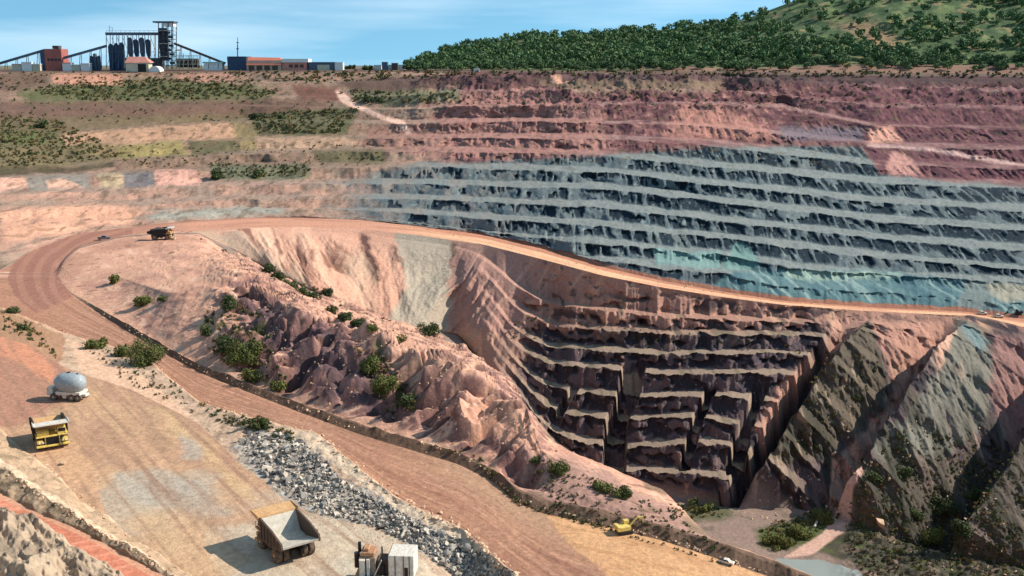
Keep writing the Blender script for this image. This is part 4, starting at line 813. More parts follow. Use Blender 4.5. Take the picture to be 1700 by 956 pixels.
PB(t).bx(76, 101, 81, 115, 0, 24).build('wall', REDB, t); PB(t).bx(68, 75.8, 83, 115, 1, 22).build('side_wall', BLU, t); PB(t).bx(84, 94, 75.5, 80.7, 6, 16).build('roof_unit', GRB, t)  # shaded left side painted in as a dark navy wall
w_ = PB(t); [w_.bx(79 + k * 6, 82.5 + k * 6, 97, 101, -.4, -.02) for k in range(4)]; w_.build('window', GLASS, t)
t = root('ore_silos', 215, YP, 'row of dark blue silos under a long gantry beside the tall tower', 'silos')
PB(t).bx(174, 263, 53.5, 58, 2, 14).build('gantry', DKB, t)
for k, u in enumerate((183, 192, 201)): m_ = PB(t); a, b = m_.L(u, 114), m_.L(u, 72 - k); m_.lathe([(0, 4.0), (b.z - 4, 4.0), (b.z, 1.2)], 'z', (a.x, 9, 0), 16); m_.build('silo', BLU, t)
for k, u in enumerate((215, 225, 235, 245)): m_ = PB(t); a, b = m_.L(u, 114), m_.L(u, 64 + (k % 2) * 3); c_ = m_.L(u, 96); m_.lathe([(c_.z - 2, .8), (c_.z + 7, 3.4), (b.z, 3.6), (b.z + 2, 1.0)], 'z', (a.x, 9, 0), 14); m_.build('silo', BLU if k % 2 else DKB, t)
for u in (176, 187, 197, 206, 211, 220, 230, 240, 250, 258):
    m_ = PB(t); m_.br(u, 114, u, 57, 1, .55).br(u, 114, u, 57, 16, .55).build('column', CRM if u in (206, 211, 250) else DKB, t)
m_ = PB(t)
for k in range(9): u = 176 + k * 9.2; m_.br(u, 112, u + 9, 86, 1, .3).br(u + 9, 86, u, 62, 1, .3).br(u, 86, u + 9, 86, 1, .35)
m_.build('bracing', DKB, t); m_ = PB(t); [m_.br(176 + k * 7.8, 53.5, 176 + k * 7.8, 50.5, 2, .2) for k in range(12)]; m_.br(176, 50.5, 262, 50.5, 2, .2).br(178, 53, 178, 42, 8, .35).br(183, 53, 183, 45, 8, .3).br(178, 44, 183, 46, 8, .2).build('railing', DKB, t)
PB(t).bx(203, 262, 96, 114, 8, 30).build('lower_building', DKB, t)
t = root('lattice_tower', 274, YP, 'tall square lattice tower with a flat overhanging roof', 'tower')
for u in (263, 271, 279, 287): m_ = PB(t); m_.br(u, 114, u, 38, 0, .7).br(u, 114, u, 38, 16, .7).build('column', GRB if u < 279 else DKB, t)
PB(t).bx(254, 289, 35, 37.5, -2, 18).build('roof', DKB, t); PB(t).bx(272, 287, 38, 44, 1, 15).build('top_house', WHB, t)
for k in range(9): PB(t).bx(263, 287.5, 50 + k * 7.2, 51 + k * 7.2, 0, 16).build('floor', GRB if k % 3 else CRM, t)
m_ = PB(t)
for k in range(9): v = 50 + k * 7.2; m_.br(263, v, 271, v + 7, 0, .3).br(271, v + 7, 279, v, 0, .35).br(279, v, 287, v + 7, 0, .3)
m_.build('bracing', GRB, t); PB(t).bx(264, 272, 46, 100, 6, 15).build('hoist_shaft', BLU, t)
m_ = PB(t); [m_.bx(273 + (k * 5) % 9, 279 + (k * 5) % 9, 52 + k * 7.2, 56 + k * 7.2, 3, 9) for k in range(8)]; m_.build('equipment', DARK, t)
t = root('process_frame', 305, YP, 'low cream coloured steel frame building right of the lattice tower', 'building')
for u in (289, 296, 303, 311, 319, 327): PB(t).br(u, 114, u, 84 + (u - 289) * .35, 4, .6).build('column', CRM, t)
m_ = PB(t); [m_.bx(289, 328, v, v + .9, 4, 16) for v in (92, 99, 106)]; m_.bx(289, 297, 82, 84, 4, 16); m_.build('floor', CRM, t); PB(t).bx(291, 326, 97, 112, 9, 15).build('vessel_row', GRB, t)
m_ = PB(t)
for k in range(6): u = 290 + k * 6.2; m_.br(u, 108, u + 6, 92, 4, .3)
m_.build('bracing', CRM, t)
t = root('gabled_shed', 228, YP - 40, 'pink gabled shed with a rounded white end in front of the silos', 'shed')
m_ = PB(t, YP - 40); a, b, c_ = m_.L(208, 104), m_.L(246, 104), m_.L(224, 94); m_.box(a.x, b.x, 0, 16, -1, a.z); m_.build('wall', CRM, t)
MB().hexa([(a.x - 1, -1, a.z), (b.x + 3, -1, a.z), (b.x + 3, 17, a.z), (a.x - 1, 17, a.z), (a.x + 2, 7, c_.z), (b.x - 6, 7, c_.z), (b.x - 6, 9, c_.z), (a.x + 2, 9, c_.z)]).build('roof', PNK, t)
m_ = PB(t, YP - 40); m_.bx(229, 242, 106, 113, -.3, -.02).build('opening', DARK, t)
m_ = PB(t, YP - 40); e = m_.L(256, 114); m_.lathe([(-9, .1), (-9, 8), (9, 8), (9, .1)], 'y', (e.x, 9, 0), 24); m_.build('arched_end', WHB, t)
t = root('green_roofed_shed', 352, YP, 'small white and green shed at the foot of the descending conveyor', 'shed'); PB(t).bx(338, 368, 105, 114, 2, 14).build('wall', WHB, t); PB(t).bx(336, 370, 102.5, 104.8, 0, 16).build('roof', mat('pale green roof', (150, 186, 172), .6, scale=.1), t)
for k, u in enumerate((153, 159, 165)):
    t = root('storage_tank', u, YP + 10, ('dark tank left of the silo row, leftmost of three', 'dark tank left of the silo row, middle of three', 'dark tank left of the silo row, rightmost of three')[k], 'tank', 'dark tanks by the silo row'); m_ = PB(t, YP + 10); b = m_.L(u, 94 - (k == 1) * 4); m_.lathe([(0, 2.6), (b.z, 2.6), (b.z + 1.5, .8)], 'z', (0, 0, 0), 14).build('shell', DKB, t); MB().bar((2.8, 0, 0), (2.8, 0, b.z + 2), .2).build('ladder', CRM, t)
for k, (u0, u1, v) in enumerate(((20, 34, 107), (36, 52, 104), (54, 66, 107), (104, 118, 105), (119, 132, 108), (134, 148, 106))):
    lb = ('low white hut under the left conveyor near the edge', 'higher white hut under the left conveyor', 'low white hut touching the red transfer house', 'pale hut right of the red transfer house', 'low white hut midway to the silos', 'pale hut beside the dark tanks')[k]
    t = root('site_hut', (u0 + u1) / 2, YP - 10, lb, 'hut', 'small pale huts at the plant'); PB(t, YP - 10).bx(u0, u1, v, 114, 0, 9).build('wall', WHB if k % 2 else CRM, t); PB(t, YP - 10).bx(u0 - .6, u1 + .6, v - 1.2, v - .05, -1, 10).build('roof', PNK if k % 3 == 0 else WHB, t)
t = root('mast', 394.5, YP + 20, 'thin dark mast rising behind the navy building', 'mast'); PB(t, YP + 20).br(394.5, 114, 394.5, 74, 0, .9).br(394.5, 74, 394.5, 62, 0, .5).build('pole', DKB, t); PB(t, YP + 20).bx(392.5, 396.5, 80, 81.5, -1.5, 1.5).bx(392.8, 396.2, 70, 71.5, -1.4, 1.4).build('platform', DKB, t)
t = root('navy_building', 393, YP, 'flat roofed navy blue building below the thin mast', 'building'); PB(t).bx(378, 408.5, 94.5, 115, 0, 26).build('wall', BLU, t); PB(t).bx(377.5, 409, 93.5, 94.4, -.6, 27).build('roof', DKB, t)
t = root('long_red_building', 438, YP - 4, 'long orange red building between the navy and the white buildings', 'building'); PB(t, YP - 4).bx(409.5, 466, 100, 116, 0, 30).build('wall', mat('pale base wall', (206, 170, 150), .8, scale=.1), t)
m_ = PB(t, YP - 4); a, b, c_ = m_.L(409.3, 107), m_.L(467, 107), m_.L(410, 94.5); m_.hexa([(a.x, -2.5, a.z), (b.x, -2.5, a.z), (b.x, 32, a.z), (a.x, 32, a.z), (a.x, 10, c_.z), (b.x - 3, 10, c_.z - 1), (b.x - 3, 20, c_.z - 1), (a.x, 20, c_.z)]); m_.build('roof', ORB, t)
m_ = PB(t, YP - 4); [m_.bx(413 + k * 13, 422 + k * 13, 109, 113.5, -.4, -.02) for k in range(4)]; m_.build('bay_opening', BRN, t)
t = root('white_building', 490, YP - 2, 'low white roofed building right of the long red one', 'building'); PB(t, YP - 2).bx(468, 509, 103.5, 116, 0, 22).build('wall', PNK, t); PB(t, YP - 2).bx(467.3, 512, 97.5, 103.4, -2, 24).build('roof', WHB, t); m_ = PB(t, YP - 2); [m_.bx(480 + k * 9, 486 + k * 9, 107, 112, -.4, -.02) for k in range(3)]; m_.build('bay_opening', BRN, t)
t = root('open_shed', 534, YP, 'dark open fronted shed with a pale opening', 'shed'); PB(t).bx(512.5, 555, 104, 115, 0, 16).build('wall', DKB, t); PB(t).bx(527, 547, 107.5, 114, -.4, -.02).build('opening', CRM, t); PB(t).bx(512, 556, 102.8, 103.9, -1, 17).build('roof', DKB, t)
t = root('white_block', 562, YP, 'small plain white block beside the dark open shed', 'building'); PB(t).bx(556, 569, 104, 115, 0, 12).build('wall', WHB, t); PB(t).bx(555.6, 569.4, 103.2, 103.9, -.5, 12.5).build('roof', WHB, t)
t = root('grey_block', 638.5, YP, 'tall dark grey block among white sheds left of the wooded hill', 'building'); PB(t).bx(634, 643, 103.5, 115, 0, 10).build('wall', DKB, t); PB(t).bx(633.6, 643.4, 102.6, 103.4, -.5, 10.5).build('roof', GRB, t)
t = root('brown_block', 655, YP, 'small brown block right of the dark grey one', 'building'); PB(t).bx(650, 660, 105, 113, 0, 9).build('wall', GRB, t); PB(t).bx(649.6, 660.4, 104.2, 104.9, -.5, 9.5).build('roof', REDB, t)
t = root('white_shed', 665, YP + 14, 'white shed nearest the wooded hill', 'shed'); PB(t, YP + 14).bx(644, 672, 108, 116, 0, 9).build('wall', WHB, t); PB(t, YP + 14).bx(643.5, 672.5, 107.2, 107.9, -.5, 9.5).build('roof', WHB, t)
t = root('white_shed', 627, YP + 14, 'small white shed left of the dark grey block', 'shed'); PB(t, YP + 14).bx(621, 633, 108.5, 116, 0, 9).build('wall', WHB, t); PB(t, YP + 14).bx(620.5, 633.5, 107.6, 108.4, -.5, 9.5).build('roof', WHB, t)
p = ground_at(791, 119, 'U5b', 'HM0'); t = empty('white_hut', p, 0, 'tiny white hut at the foot of the wooded hill', 'hut'); MB().box(-4, 4, -3, 3, -1, 4).build('wall', WHB, t); MB().prism([(-4.5, 4), (4.5, 4), (0, 5.6)], -3.4, 3.4).build('roof', WHB, t)

# ------------------------------------------------------------------ plants
def leafmat(name, rgb, var=.35):
    m, n, p = mat_base(name); N = n.nodes.new; L = n.links.new
    oi = N('ShaderNodeObjectInfo'); ge = N('ShaderNodeNewGeometry'); no = N('ShaderNodeTexNoise'); no.inputs['Scale'].default_value = .5; no.inputs['Detail'].default_value = 3
    L(ge.outputs['Position'], no.inputs['Vector']); ad = N('ShaderNodeMath'); ad.operation = 'ADD'; L(no.outputs[0], ad.inputs[0])
    mu = N('ShaderNodeMath'); mu.operation = 'MULTIPLY'; mu.inputs[1].default_value = .3; L(oi.outputs['Random'], mu.inputs[0])
    n3 = N('ShaderNodeTexNoise'); n3.inputs['Scale'].default_value = .035; n3.inputs['Detail'].default_value = 3; L(ge.outputs['Position'], n3.inputs['Vector'])
    m3 = N('ShaderNodeMath'); m3.operation = 'MULTIPLY_ADD'; m3.inputs[1].default_value = 1.4; m3.inputs[2].default_value = -.55; L(n3.outputs[0], m3.inputs[0])
    a3 = N('ShaderNodeMath'); a3.operation = 'ADD'; L(m3.outputs[0], a3.inputs[0]); L(mu.outputs[0], a3.inputs[1]); L(a3.outputs[0], ad.inputs[1])
    r = N('ShaderNodeValToRGB'); c = s2l(rgb); r.color_ramp.elements[0].position = .35; r.color_ramp.elements[1].position = 1.05
    r.color_ramp.elements[0].color = (*(c * (1 - var)), 1); r.color_ramp.elements[1].color = (*(c * np.array([1.7, 1.5, 1.15])), 1)
    L(ad.outputs[0], r.inputs[0]); L(r.outputs[0], p.inputs['Base Color']); p.inputs['Roughness'].default_value = .8; p.inputs['Specular IOR Level'].default_value = .15
    return m
LF = leafmat('dark foliage', (64, 76, 52)); LFT = leafmat('woodland foliage', (74, 98, 70)); LF2 = leafmat('bush foliage', (82, 90, 54)); LF3 = leafmat('dry scrub', (104, 92, 66)); BARK = mat('bark', (84, 68, 54), .9)
def crown_arrays(n, rad, hgt_, leaf, rng, lobes=6, z0=.25):
    """leaf faces scattered over a lumpy volume: (n*4, 3) vertices"""
    lc = np.stack([rng.uniform(-.5, .5, lobes) * rad * 1.1, rng.uniform(-.5, .5, lobes) * rad * 1.1, rng.uniform(z0 + .15, .75, lobes) * hgt_], 1); lr = rng.uniform(.4, .62, lobes) * min(rad, hgt_ * .8)
    k = rng.integers(0, lobes, n); d = rng.normal(size=(n, 3)); d /= np.linalg.norm(d, axis=1)[:, None]; r = lr[k] * rng.uniform(.6, 1.08, n)
    c = lc[k] + d * r[:, None]; c[:, 2] = np.maximum(c[:, 2], .04 * hgt_)
    nn = d * .8 + rng.normal(size=(n, 3)) * .5; nn /= np.linalg.norm(nn, axis=1)[:, None]
    a = np.cross(nn, rng.normal(size=(n, 3))); a /= np.linalg.norm(a, axis=1)[:, None]; b = np.cross(nn, a); s_ = (leaf * rng.uniform(.6, 1.4, n))[:, None]
    return np.stack([c - a * s_, c - b * s_ * .7, c + a * s_, c + b * s_ * .7], 1).reshape(-1, 3)
def crown_mesh(name, *a, m=LF, **k):
    V = crown_arrays(*a, **k); Q = np.arange(len(V)).reshape(-1, 4); o = mesh_np(name, V, Q, None, m, False); return o
rng = np.random.default_rng(3)
def tree_proto(i):
    c = crown_mesh('crown', 300, 5.4, 9.5, .8, rng, m=LFT); tk = MB().bar((0, 0, -1), (.2, 0, 3.6), .35, .2, 7).bar((.2, 0, 3.4), (1.6, .4, 5.6), .18, .08, 5).bar((.2, 0, 3.2), (-1.5, -.5, 5.4), .17, .08, 5).build('trunk', BARK)
    return c, tk
TP = [tree_proto(i) for i in range(6)]
def poly_in(u, v, pts):
    r = False
    for (xa, ya), (xb, yb) in zip(pts, pts[1:] + pts[:1]):
        if ya != yb and ((ya > v) != (yb > v)) and u < (xb - xa) * (v - ya) / (yb - ya) + xa: r = not r
    return r
def silv(u): return float(np.interp(u, us, sil))
cands = []
clr = [(1340, 45, 60, 10), (1430, 45, 40, 22), (1480, 75, 45, 14), (1570, 20, 70, 14), (1660, 50, 45, 14), (1370, 58, 70, 9), (1330, 20, 60, 8), (1560, 90, 60, 6), (1640, 92, 60, 8), (1040, 75, 14, 14), (1490, 20, 50, 16)]
for _ in range(9000):
    u = rng.uniform(672, 1800); s0 = silv(u); v = rng.uniform(max(s0, -30), 118)
    if u < 1230: dn = .95 if v < 108 else .35
    else:
        dn = .8 if v > 62 + 14 * math.sin(u / 60) else .34
        if any(abs((u - a) / c_) ** 2 + ((v - b) / d_) ** 2 < 1 for a, b, c_, d_ in clr): dn = .05
        if v > 106: dn = .3
    if float(fbm(u / 30, v / 12, 3, 140)) < (-.25 if u < 1230 else -.02) and rng.random() < .8: dn *= .25
    if rng.random() < dn: cands.append((u, v))
pts_ = []
grid = {}
for u, v in cands:
    key = (int(u / 6.0), int(v / 3.0))
    if key in grid: continue
    grid[key] = 1; p = ground_at(u, v, 'TOP', 'HD'); pts_.append((p, u, v))
pts_.sort(key=lambda a: a[0].y)
print('hill trees', len(pts_))
ind = [a for a in pts_ if -10 < a[1] < 1710 and a[2] > 0][:280]; ids = set(id(a) for a in ind); rest = [a for a in pts_ if id(a) not in ids]
for n_, (p, u, v) in enumerate(ind):
    c, tk = TP[n_ % 6]; s_ = rng.uniform(.9, 1.6)
    if n_ < 6: o = bpy.data.objects.new('tree', None); COL.objects.link(o); c.parent = o; tk.parent = o
    else:
        o = bpy.data.objects.new('tree', None); COL.objects.link(o)
        for ch in (c, tk): d = ch.copy(); COL.objects.link(d); d.parent = o
    o.location = p - Vector((0, 0, .3)); o.rotation_euler = (0, 0, rng.uniform(0, 6.28)); o.scale = (s_ * 1.1, s_ * 1.1, s_ * rng.uniform(.8, 1.1)); tag(o, 'rounded dark green tree in the wood along the foot of the hill', 'tree', 'trees along the foot of the hill')
V = []
for p, u, v in rest: s_ = rng.choice([.7, .9, 1.2, 1.5, 2.0]); V.append(crown_arrays(110, 5.4 * s_, 9 * s_, 1.15 * s_, rng, 5) + np.array(p))
V = np.concatenate(V); o = mesh_np('woodland', V, np.arange(len(V)).reshape(-1, 4), None, LFT, False); tag(o, 'dense green woodland and bushes covering the upper hill', 'woodland', kind='stuff')
# single shrubs, where the photograph shows them: u, v (base), width px, height px, kind, label
SH = [(238, 603, 78, 40, 2, 'large dense green bush beside the near road'), (160, 578, 44, 18, 2, 'low green bush left of the large one beside the near road'), (205, 590, 30, 20, 2, 'small bush touching the left side of the large roadside bush'),
 (236, 507, 34, 18, 2, 'round green bush on the pink slope inside the bend'), (272, 500, 26, 10, 2, 'flat olive bush right of the round one inside the bend'), (190, 470, 16, 20, 2, 'small upright bush on the slope inside the bend'),
 (380, 512, 32, 24, 1, 'dark round bush at the top of the rocky gully'), (343, 556, 20, 22, 1, 'dark shrub on the left rim of the rocky gully'), (405, 600, 56, 40, 2, 'bright green bush in the middle of the rocky gully'), (376, 582, 30, 26, 1, 'dark green bush left of the bright one in the gully'), (420, 632, 30, 28, 2, 'yellow green bush low in the rocky gully'), (462, 645, 34, 18, 2, 'low bush at the road end of the gully'),
 (446, 452, 26, 16, 1, 'uppermost bush of the hedge line below the pink slope'), (464, 466, 26, 16, 1, 'second bush down the hedge line below the pink slope'), (482, 478, 26, 16, 1, 'third bush down the hedge line below the pink slope'), (502, 488, 26, 15, 1, 'fourth bush down the hedge line below the pink slope'), (520, 497, 22, 15, 1, 'lowest bush of the upper hedge line'), (544, 490, 20, 14, 1, 'rounded bush just right of the hedge line'),
 (548, 521, 28, 15, 1, 'first bush of the lower hedge line'), (572, 530, 28, 15, 1, 'second bush of the lower hedge line'), (594, 541, 28, 16, 1, 'third bush of the lower hedge line'), (618, 548, 24, 13, 2, 'olive bush at the end of the lower hedge line'),
 (714, 557, 46, 22, 1, 'dark bush on the crest below the grey funnel'), (665, 566, 36, 12, 2, 'flat olive bush left of the one below the grey funnel'),
 (615, 620, 34, 36, 2, 'tall green bush on the dark rocks above the road'), (636, 652, 46, 34, 2, 'wide green bush on the dark rocks above the road'), (674, 672, 24, 22, 1, 'dark bush at the lower right of the dark rocks'),
 (930, 783, 34, 22, 2, 'round olive bush on the slope above the berm'), (888, 766, 26, 12, 1, 'dark shrub up slope of the round olive bush'), (1000, 812, 40, 18, 2, 'left part of a low green thicket above the berm'), (1030, 822, 44, 18, 2, 'right part of a low green thicket above the berm'), (1160, 846, 60, 14, 2, 'low green thicket on the pit floor at the foot of the benches'),
 (430, 706, 60, 16, 2, 'flat grassy bush between the rubble and the road'), (22, 520, 24, 14, 1, 'small dark shrub at the left edge above the red ramp'), (40, 548, 26, 12, 1, 'second small dark shrub above the red ramp'),
 (1560, 850, 46, 24, 1, 'large dark tree clump on the pit floor right of the track'), (1520, 862, 34, 20, 1, 'dark tree clump nearest the curved track'), (1600, 888, 50, 26, 1, 'large dark tree clump low on the right'), (1545, 900, 50, 26, 2, 'olive bush in front of the dark tree clumps'), (1450, 800, 34, 20, 1, 'dark bushy clump beside the top of the curved track'), (1500, 790, 30, 18, 1, 'dark bushy clump in the ravine'), (1620, 830, 36, 20, 1, 'dark bushy clump under the grey fan'),
 (1290, 905, 50, 22, 2, 'green bush inside the curve of the pit track, left one'), (1330, 890, 50, 22, 2, 'green bush inside the curve of the pit track, middle one'), (1368, 866, 36, 24, 2, 'green bush inside the curve of the pit track, upper one'),
 (424, 198, 30, 12, 1, 'dark bush on the left terrace below the purple strip'), (470, 196, 20, 8, 1, 'small dark bush right of the terrace bush'), (360, 296, 22, 18, 1, 'dark green bush on the lower left terrace'), (430, 294, 26, 14, 1, 'second dark green bush on the lower left terrace'), (612, 168, 22, 12, 1, 'round dark tree beside the pale ramp'), (630, 168, 16, 9, 1, 'smaller dark tree beside the pale ramp'), (74, 212, 16, 14, 1, 'upright dark bush on the upper left terrace'), (582, 114, 24, 7, 1, 'low dark tree line beside the small white block'), (612, 116, 26, 8, 1, 'dark tree clump left of the grey block')]
for u, v, wpx, hpx, kd, lb in SH:
    hid = 'RN' if 690 < v < 720 and u < 500 else None
    p = ground_at(u, v, 'TOP', 'HD') if v < 120 else ground_at(u, v); dist = p.y * cp - (p.z - ZC) * sp; k = dist / F_PX; wd, ht = wpx * k, hpx * k
    nn = int(np.clip(wpx * hpx * 1.5, 260, 2600)); lf = max(.2, k * 2.0)
    t = empty('shrub', p, rng.uniform(0, 6.28), lb, 'shrub'); t.scale = (1, 1, 1)
    crown_mesh('foliage', int(nn * 1.6), wd * .56, ht * .85, lf * .72, rng, m=LF if kd == 1 else LF2, lobes=14, z0=-.1).parent = t
    st = MB()
    for q in range(3): a = q * 2.1; st.bar((0, 0, -.3), (wd * .15 * math.cos(a), wd * .15 * math.sin(a), ht * .5), .05 + wd * .01, .03, 5)
    st.build('stem', BARK, t)
# ground scrub
V = []; V2 = []
SCR = [([(0, 120), (380, 120), (560, 132), (380, 142), (0, 150)], 260, 5, 2.5), ([(0, 165), (560, 168), (560, 200), (0, 205)], 120, 5, 2.5), ([(200, 240), (640, 235), (640, 275), (200, 280)], 160, 5, 2.5), ([(700, 150), (1700, 135), (1700, 175), (700, 190)], 240, 6, 2.5), ([(30, 150), (120, 138), (330, 130), (465, 150), (440, 164), (140, 168)], 620, 6, 3), ([(0, 190), (95, 200), (190, 245), (200, 262), (0, 280)], 620, 6, 3), ([(410, 190), (600, 178), (560, 222), (430, 222)], 380, 6, 3), ([(345, 272), (512, 274), (516, 292), (360, 296)], 160, 6, 3),
 ([(340, 520), (420, 500), (470, 600), (500, 645), (420, 640), (340, 580)], 170, 9, 6), ([(590, 580), (640, 590), (700, 680), (640, 690)], 110, 9, 6), ([(330, 395), (440, 440), (700, 550), (640, 560), (430, 470)], 90, 5, 3), ([(860, 745), (1100, 840), (1240, 930), (900, 840)], 170, 7, 4), ([(1340, 580), (1470, 600), (1400, 720), (1260, 810), (1340, 700)], 260, 6, 4),
 ([(1410, 830), (1500, 700), (1640, 740), (1790, 760), (1790, 980), (1450, 980), (1400, 900)], 2600, 6, 3.5), ([(1255, 880), (1390, 835), (1400, 860), (1300, 915)], 160, 8, 5), ([(1105, 835), (1210, 845), (1200, 858), (1110, 862)], 60, 7, 4), ([(820, 520), (1340, 575), (1330, 600), (830, 560)], 120, 5, 3), ([(560, 152), (760, 152), (765, 172), (590, 172)], 110, 6, 4),
 ([(380, 120), (700, 118), (900, 126), (480, 140)], 200, 7, 4), ([(690, 117), (1700, 120), (1750, 130), (1000, 128)], 260, 8, 4), ([(120, 560), (290, 630), (330, 690), (200, 630)], 90, 6, 4), ([(330, 670), (500, 722), (480, 735), (360, 700)], 110, 7, 4), ([(0, 520), (60, 540), (100, 600), (60, 570), (0, 548)], 70, 7, 4), ([(700, 735), (790, 755), (870, 830), (1260, 955), (1230, 945), (860, 840), (790, 770)], 150, 6, 4)]
for pts, n_, wpx, hpx in SCR:
    a = np.array(pts); k_ = 0; tries = 0
    while k_ < n_ and tries < n_ * 30:
        tries += 1; u, v = rng.uniform(a[:, 0].min(), a[:, 0].max()), rng.uniform(a[:, 1].min(), a[:, 1].max())
        if not poly_in(u, v, pts): continue
        k_ += 1; p = ground_at(u, v); dist = p.y * cp - (p.z - ZC) * sp; k = dist / F_PX * rng.uniform(.5, 1.4); big = max(wpx * k * .5, .3)
        (V if rng.random() < .55 else V2).append(crown_arrays(36 if wpx < 10 else 80, big, hpx * k, max(.12, big * .3), rng, 3, 0) + np.array(p))
for nm, vv_, m_, lb in (('scrub', V, LF, 'dark green scrub dotted over slopes, terraces and the pit floor'), ('dry_scrub', V2, LF3, 'dry brown scrub and grass tufts dotted over slopes and terraces')):
    vv_ = np.concatenate(vv_); o = mesh_np(nm, vv_, np.arange(len(vv_)).reshape(-1, 4), None, m_, False); tag(o, lb, 'scrub', kind='stuff')

# ------------------------------------------------------------------ rocks
def rock_arrays(rg, sub=1):
    b_ = bmesh.new(); bmesh.ops.create_icosphere(b_, subdivisions=sub, radius=1); v = np.array([x.co[:] for x in b_.verts]); f = np.array([[q.index for q in x.verts] for x in b_.faces]); b_.free()
    for _ in range(9):     # cut flat facets
        d = rg.normal(size=3); d /= np.linalg.norm(d); h = v @ d; v -= np.outer(np.maximum(h - rg.uniform(.3, .62), 0), d)
    return v * np.array([rg.uniform(.8, 1.3), rg.uniform(.7, 1.1), rg.uniform(.55, .9)]), f
RK = [mat('grey broken rock', (144, 136, 128), .9, var=.4, scale=.8), mat('pale broken rock', (200, 186, 168), .9, var=.25, scale=.8), mat('dark broken rock', (92, 86, 82), .9, var=.4, scale=.8), mat('buff rock', (206, 172, 142), .9, var=.3, scale=.6)]
RP = []
for i in range(10):
    v, f = rock_arrays(rng, 2); RP.append((v, f))
RUBP = [(392, 735), (420, 718), (480, 722), (520, 745), (570, 800), (640, 835), (700, 868), (760, 895), (850, 950), (960, 1040), (860, 1040), (690, 905), (600, 868), (520, 850), (450, 800)]
pos = []
while len(pos) < 3600:
    u, v = rng.uniform(380, 960), rng.uniform(715, 1010)
    if not poly_in(u, v, RUBP): continue
    pos.append((u, v))
prot = []
for i in range(10):
    v, f = RP[i]; o = mesh_np('boulder', v, f, None, RK[(0, 0, 1, 2, 0, 1, 0, 2, 1, 0)[i]], False); prot.append(o)
cnt = 0; SV = [[], [], []]; SF = [[], [], []]; SN = [0, 0, 0]
def rot(rg):
    q = rg.normal(size=4); q /= np.linalg.norm(q); w0, x, y, z = q
    return np.array([[1 - 2 * (y * y + z * z), 2 * (x * y - z * w0), 2 * (x * z + y * w0)], [2 * (x * y + z * w0), 1 - 2 * (x * x + z * z), 2 * (y * z - x * w0)], [2 * (x * z - y * w0), 2 * (y * z + x * w0), 1 - 2 * (x * x + y * y)]])
for u, v in pos:
    p = ground_at(u, v, 'E1', 'RN'); up_ = rng.random(); s_ = .2 + .42 * rng.random() ** 2
    big = cnt < 270 and v < 960 and rng.random() < .17 + (.35 if u < 560 and v < 800 else 0)
    if big:
        s_ = rng.uniform(.5, 1.15) * (1.1 if u < 560 else .9); o = prot[cnt] if cnt < 10 else prot[cnt % 10].copy()
        if cnt >= 10: COL.objects.link(o)
        o.location = p + Vector((0, 0, s_ * .25)); o.rotation_euler = tuple(rng.uniform(-.6, .6, 2)) + (rng.uniform(0, 6.28),); o.scale = (s_,) * 3; cnt += 1
        tag(o, 'angular grey boulder in the rubble heap beside the platform', 'boulder', 'boulders of the rubble heap')
    else:
        j = int(rng.choice(3, p=[.42, .42, .16])); vv_, ff_ = RP[int(rng.integers(10))]; SV[j].append(vv_ @ rot(rng).T * s_ + np.array(p) + [0, 0, s_ * .3]); SF[j].append(ff_ + SN[j]); SN[j] += len(vv_)
for j in range(3):
    o = mesh_np('rubble', np.concatenate(SV[j]), np.concatenate(SF[j]), None, RK[j], False); tag(o, ('mid grey loose rubble between the boulders', 'pale loose rubble between the boulders', 'dark loose rubble between the boulders')[j], 'rubble', kind='stuff')
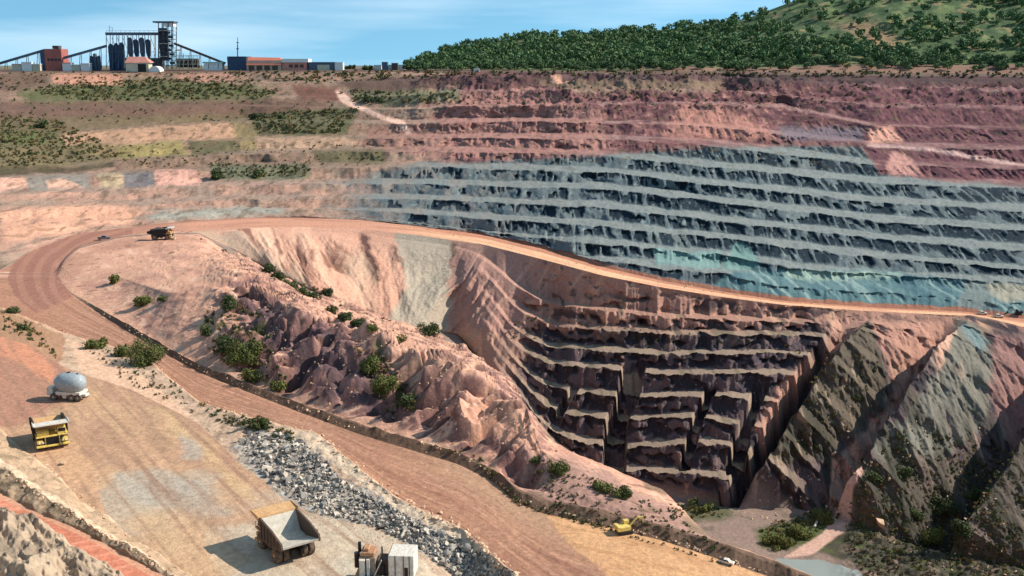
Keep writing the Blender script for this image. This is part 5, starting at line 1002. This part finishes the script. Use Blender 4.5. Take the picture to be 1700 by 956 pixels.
# loose stones along berms, crests and slopes
SV = []; SF = []; sn = 0
EDG = [([(0, 775), (59, 818), (118, 850), (159, 880), (235, 921), (300, 960)], 90, .35, 3), ([(0, 711), (103, 794), (206, 888), (306, 952)], 60, .3, 2), ([(0, 512), (110, 556), (250, 602), (330, 668), (526, 719)], 120, .4, 3), ([(400, 780), (470, 835), (582, 872), (690, 915), (760, 956)], 420, .16, 12), ([(526, 719), (576, 761), (653, 823), (709, 852), (762, 875), (812, 917), (859, 956)], 170, .55, 5),
       ([(700, 735), (790, 765), (860, 830), (1000, 868), (1100, 893), (1200, 926), (1280, 955)], 160, .35, 2.5), ([(100, 440), (110, 480), (180, 525), (260, 575), (400, 640), (600, 715)], 150, .4, 4), ([(430, 470), (600, 560), (760, 620), (860, 700), (1000, 790)], 220, .35, 26), ([(360, 480), (520, 600), (700, 690)], 260, .4, 36), ([(600, 370), (800, 397), (1000, 450), (1300, 505), (1700, 540)], 120, .5, 3), ([(1230, 860), (1320, 870), (1400, 800)], 50, .6, 20), ([(1420, 700), (1560, 850), (1700, 900)], 260, .6, 60), ([(850, 580), (1200, 640), (1300, 800)], 120, .4, 60)]
for pts, n_, sz, jit in EDG:
    a = np.array(pts, float)
    for _ in range(n_):
        t = rng.uniform(0, len(a) - 1.001); i = int(t); q = a[i] + (a[i + 1] - a[i]) * (t - i) + rng.normal(size=2) * jit * np.array([1, .8]); p = ground_at(*q); s_ = sz * rng.uniform(.4, 1.5)
        vv_, ff_ = RP[int(rng.integers(10))]; SV.append(vv_ @ rot(rng).T * s_ + np.array(p)); SF.append(ff_ + sn); sn += len(vv_)
o = mesh_np('loose_stones', np.concatenate(SV), np.concatenate(SF), None, RK[3], False); tag(o, 'loose buff stones along berms, crests and slopes', 'stones', kind='stuff')
def big_rock(u, v, px, lb, m_, flat=1.0):
    p = ground_at(u, v); k = (p.y * cp - (p.z - ZC) * sp) / F_PX; vv_, ff_ = rock_arrays(rng, 2); o = mesh_np('boulder', vv_, ff_, None, m_, False); o.location = p + Vector((0, 0, px * k * .2)); o.scale = (px * k * .5, px * k * .5, px * k * .5 * flat); tag(o, lb, 'boulder')
big_rock(1461, 872, 30, 'large tan block lying among scrub right of the curved track', RK[3], .9)
big_rock(1384, 756, 14, 'pale block on the edge of the spur above the track', RK[3]); big_rock(105, 770, 16, 'pale flat rock by the lower edge of the platform', RK[3], .5); big_rock(290, 398, 12, 'pale boulder just right of the dark haul truck', RK[3]); big_rock(560, 808, 10, 'single pale boulder above the rubble heap', RK[1])
for a, b, lb in (((1352, 876), (1362, 858), 'short pale pipe lying inside the curve of the pit track'), ((1370, 848), (1378, 828), 'upper short pale pipe beside the pit track')):
    p, q = ground_at(*a), ground_at(*b); t = MB().bar((0, 0, .6), tuple((q - p) * .9 + Vector((0, 0, .6))), .5, n=10).build('pipe', WHITE, None, loc=p); tag(t, lb, 'pipe', 'pale pipes on the pit floor')
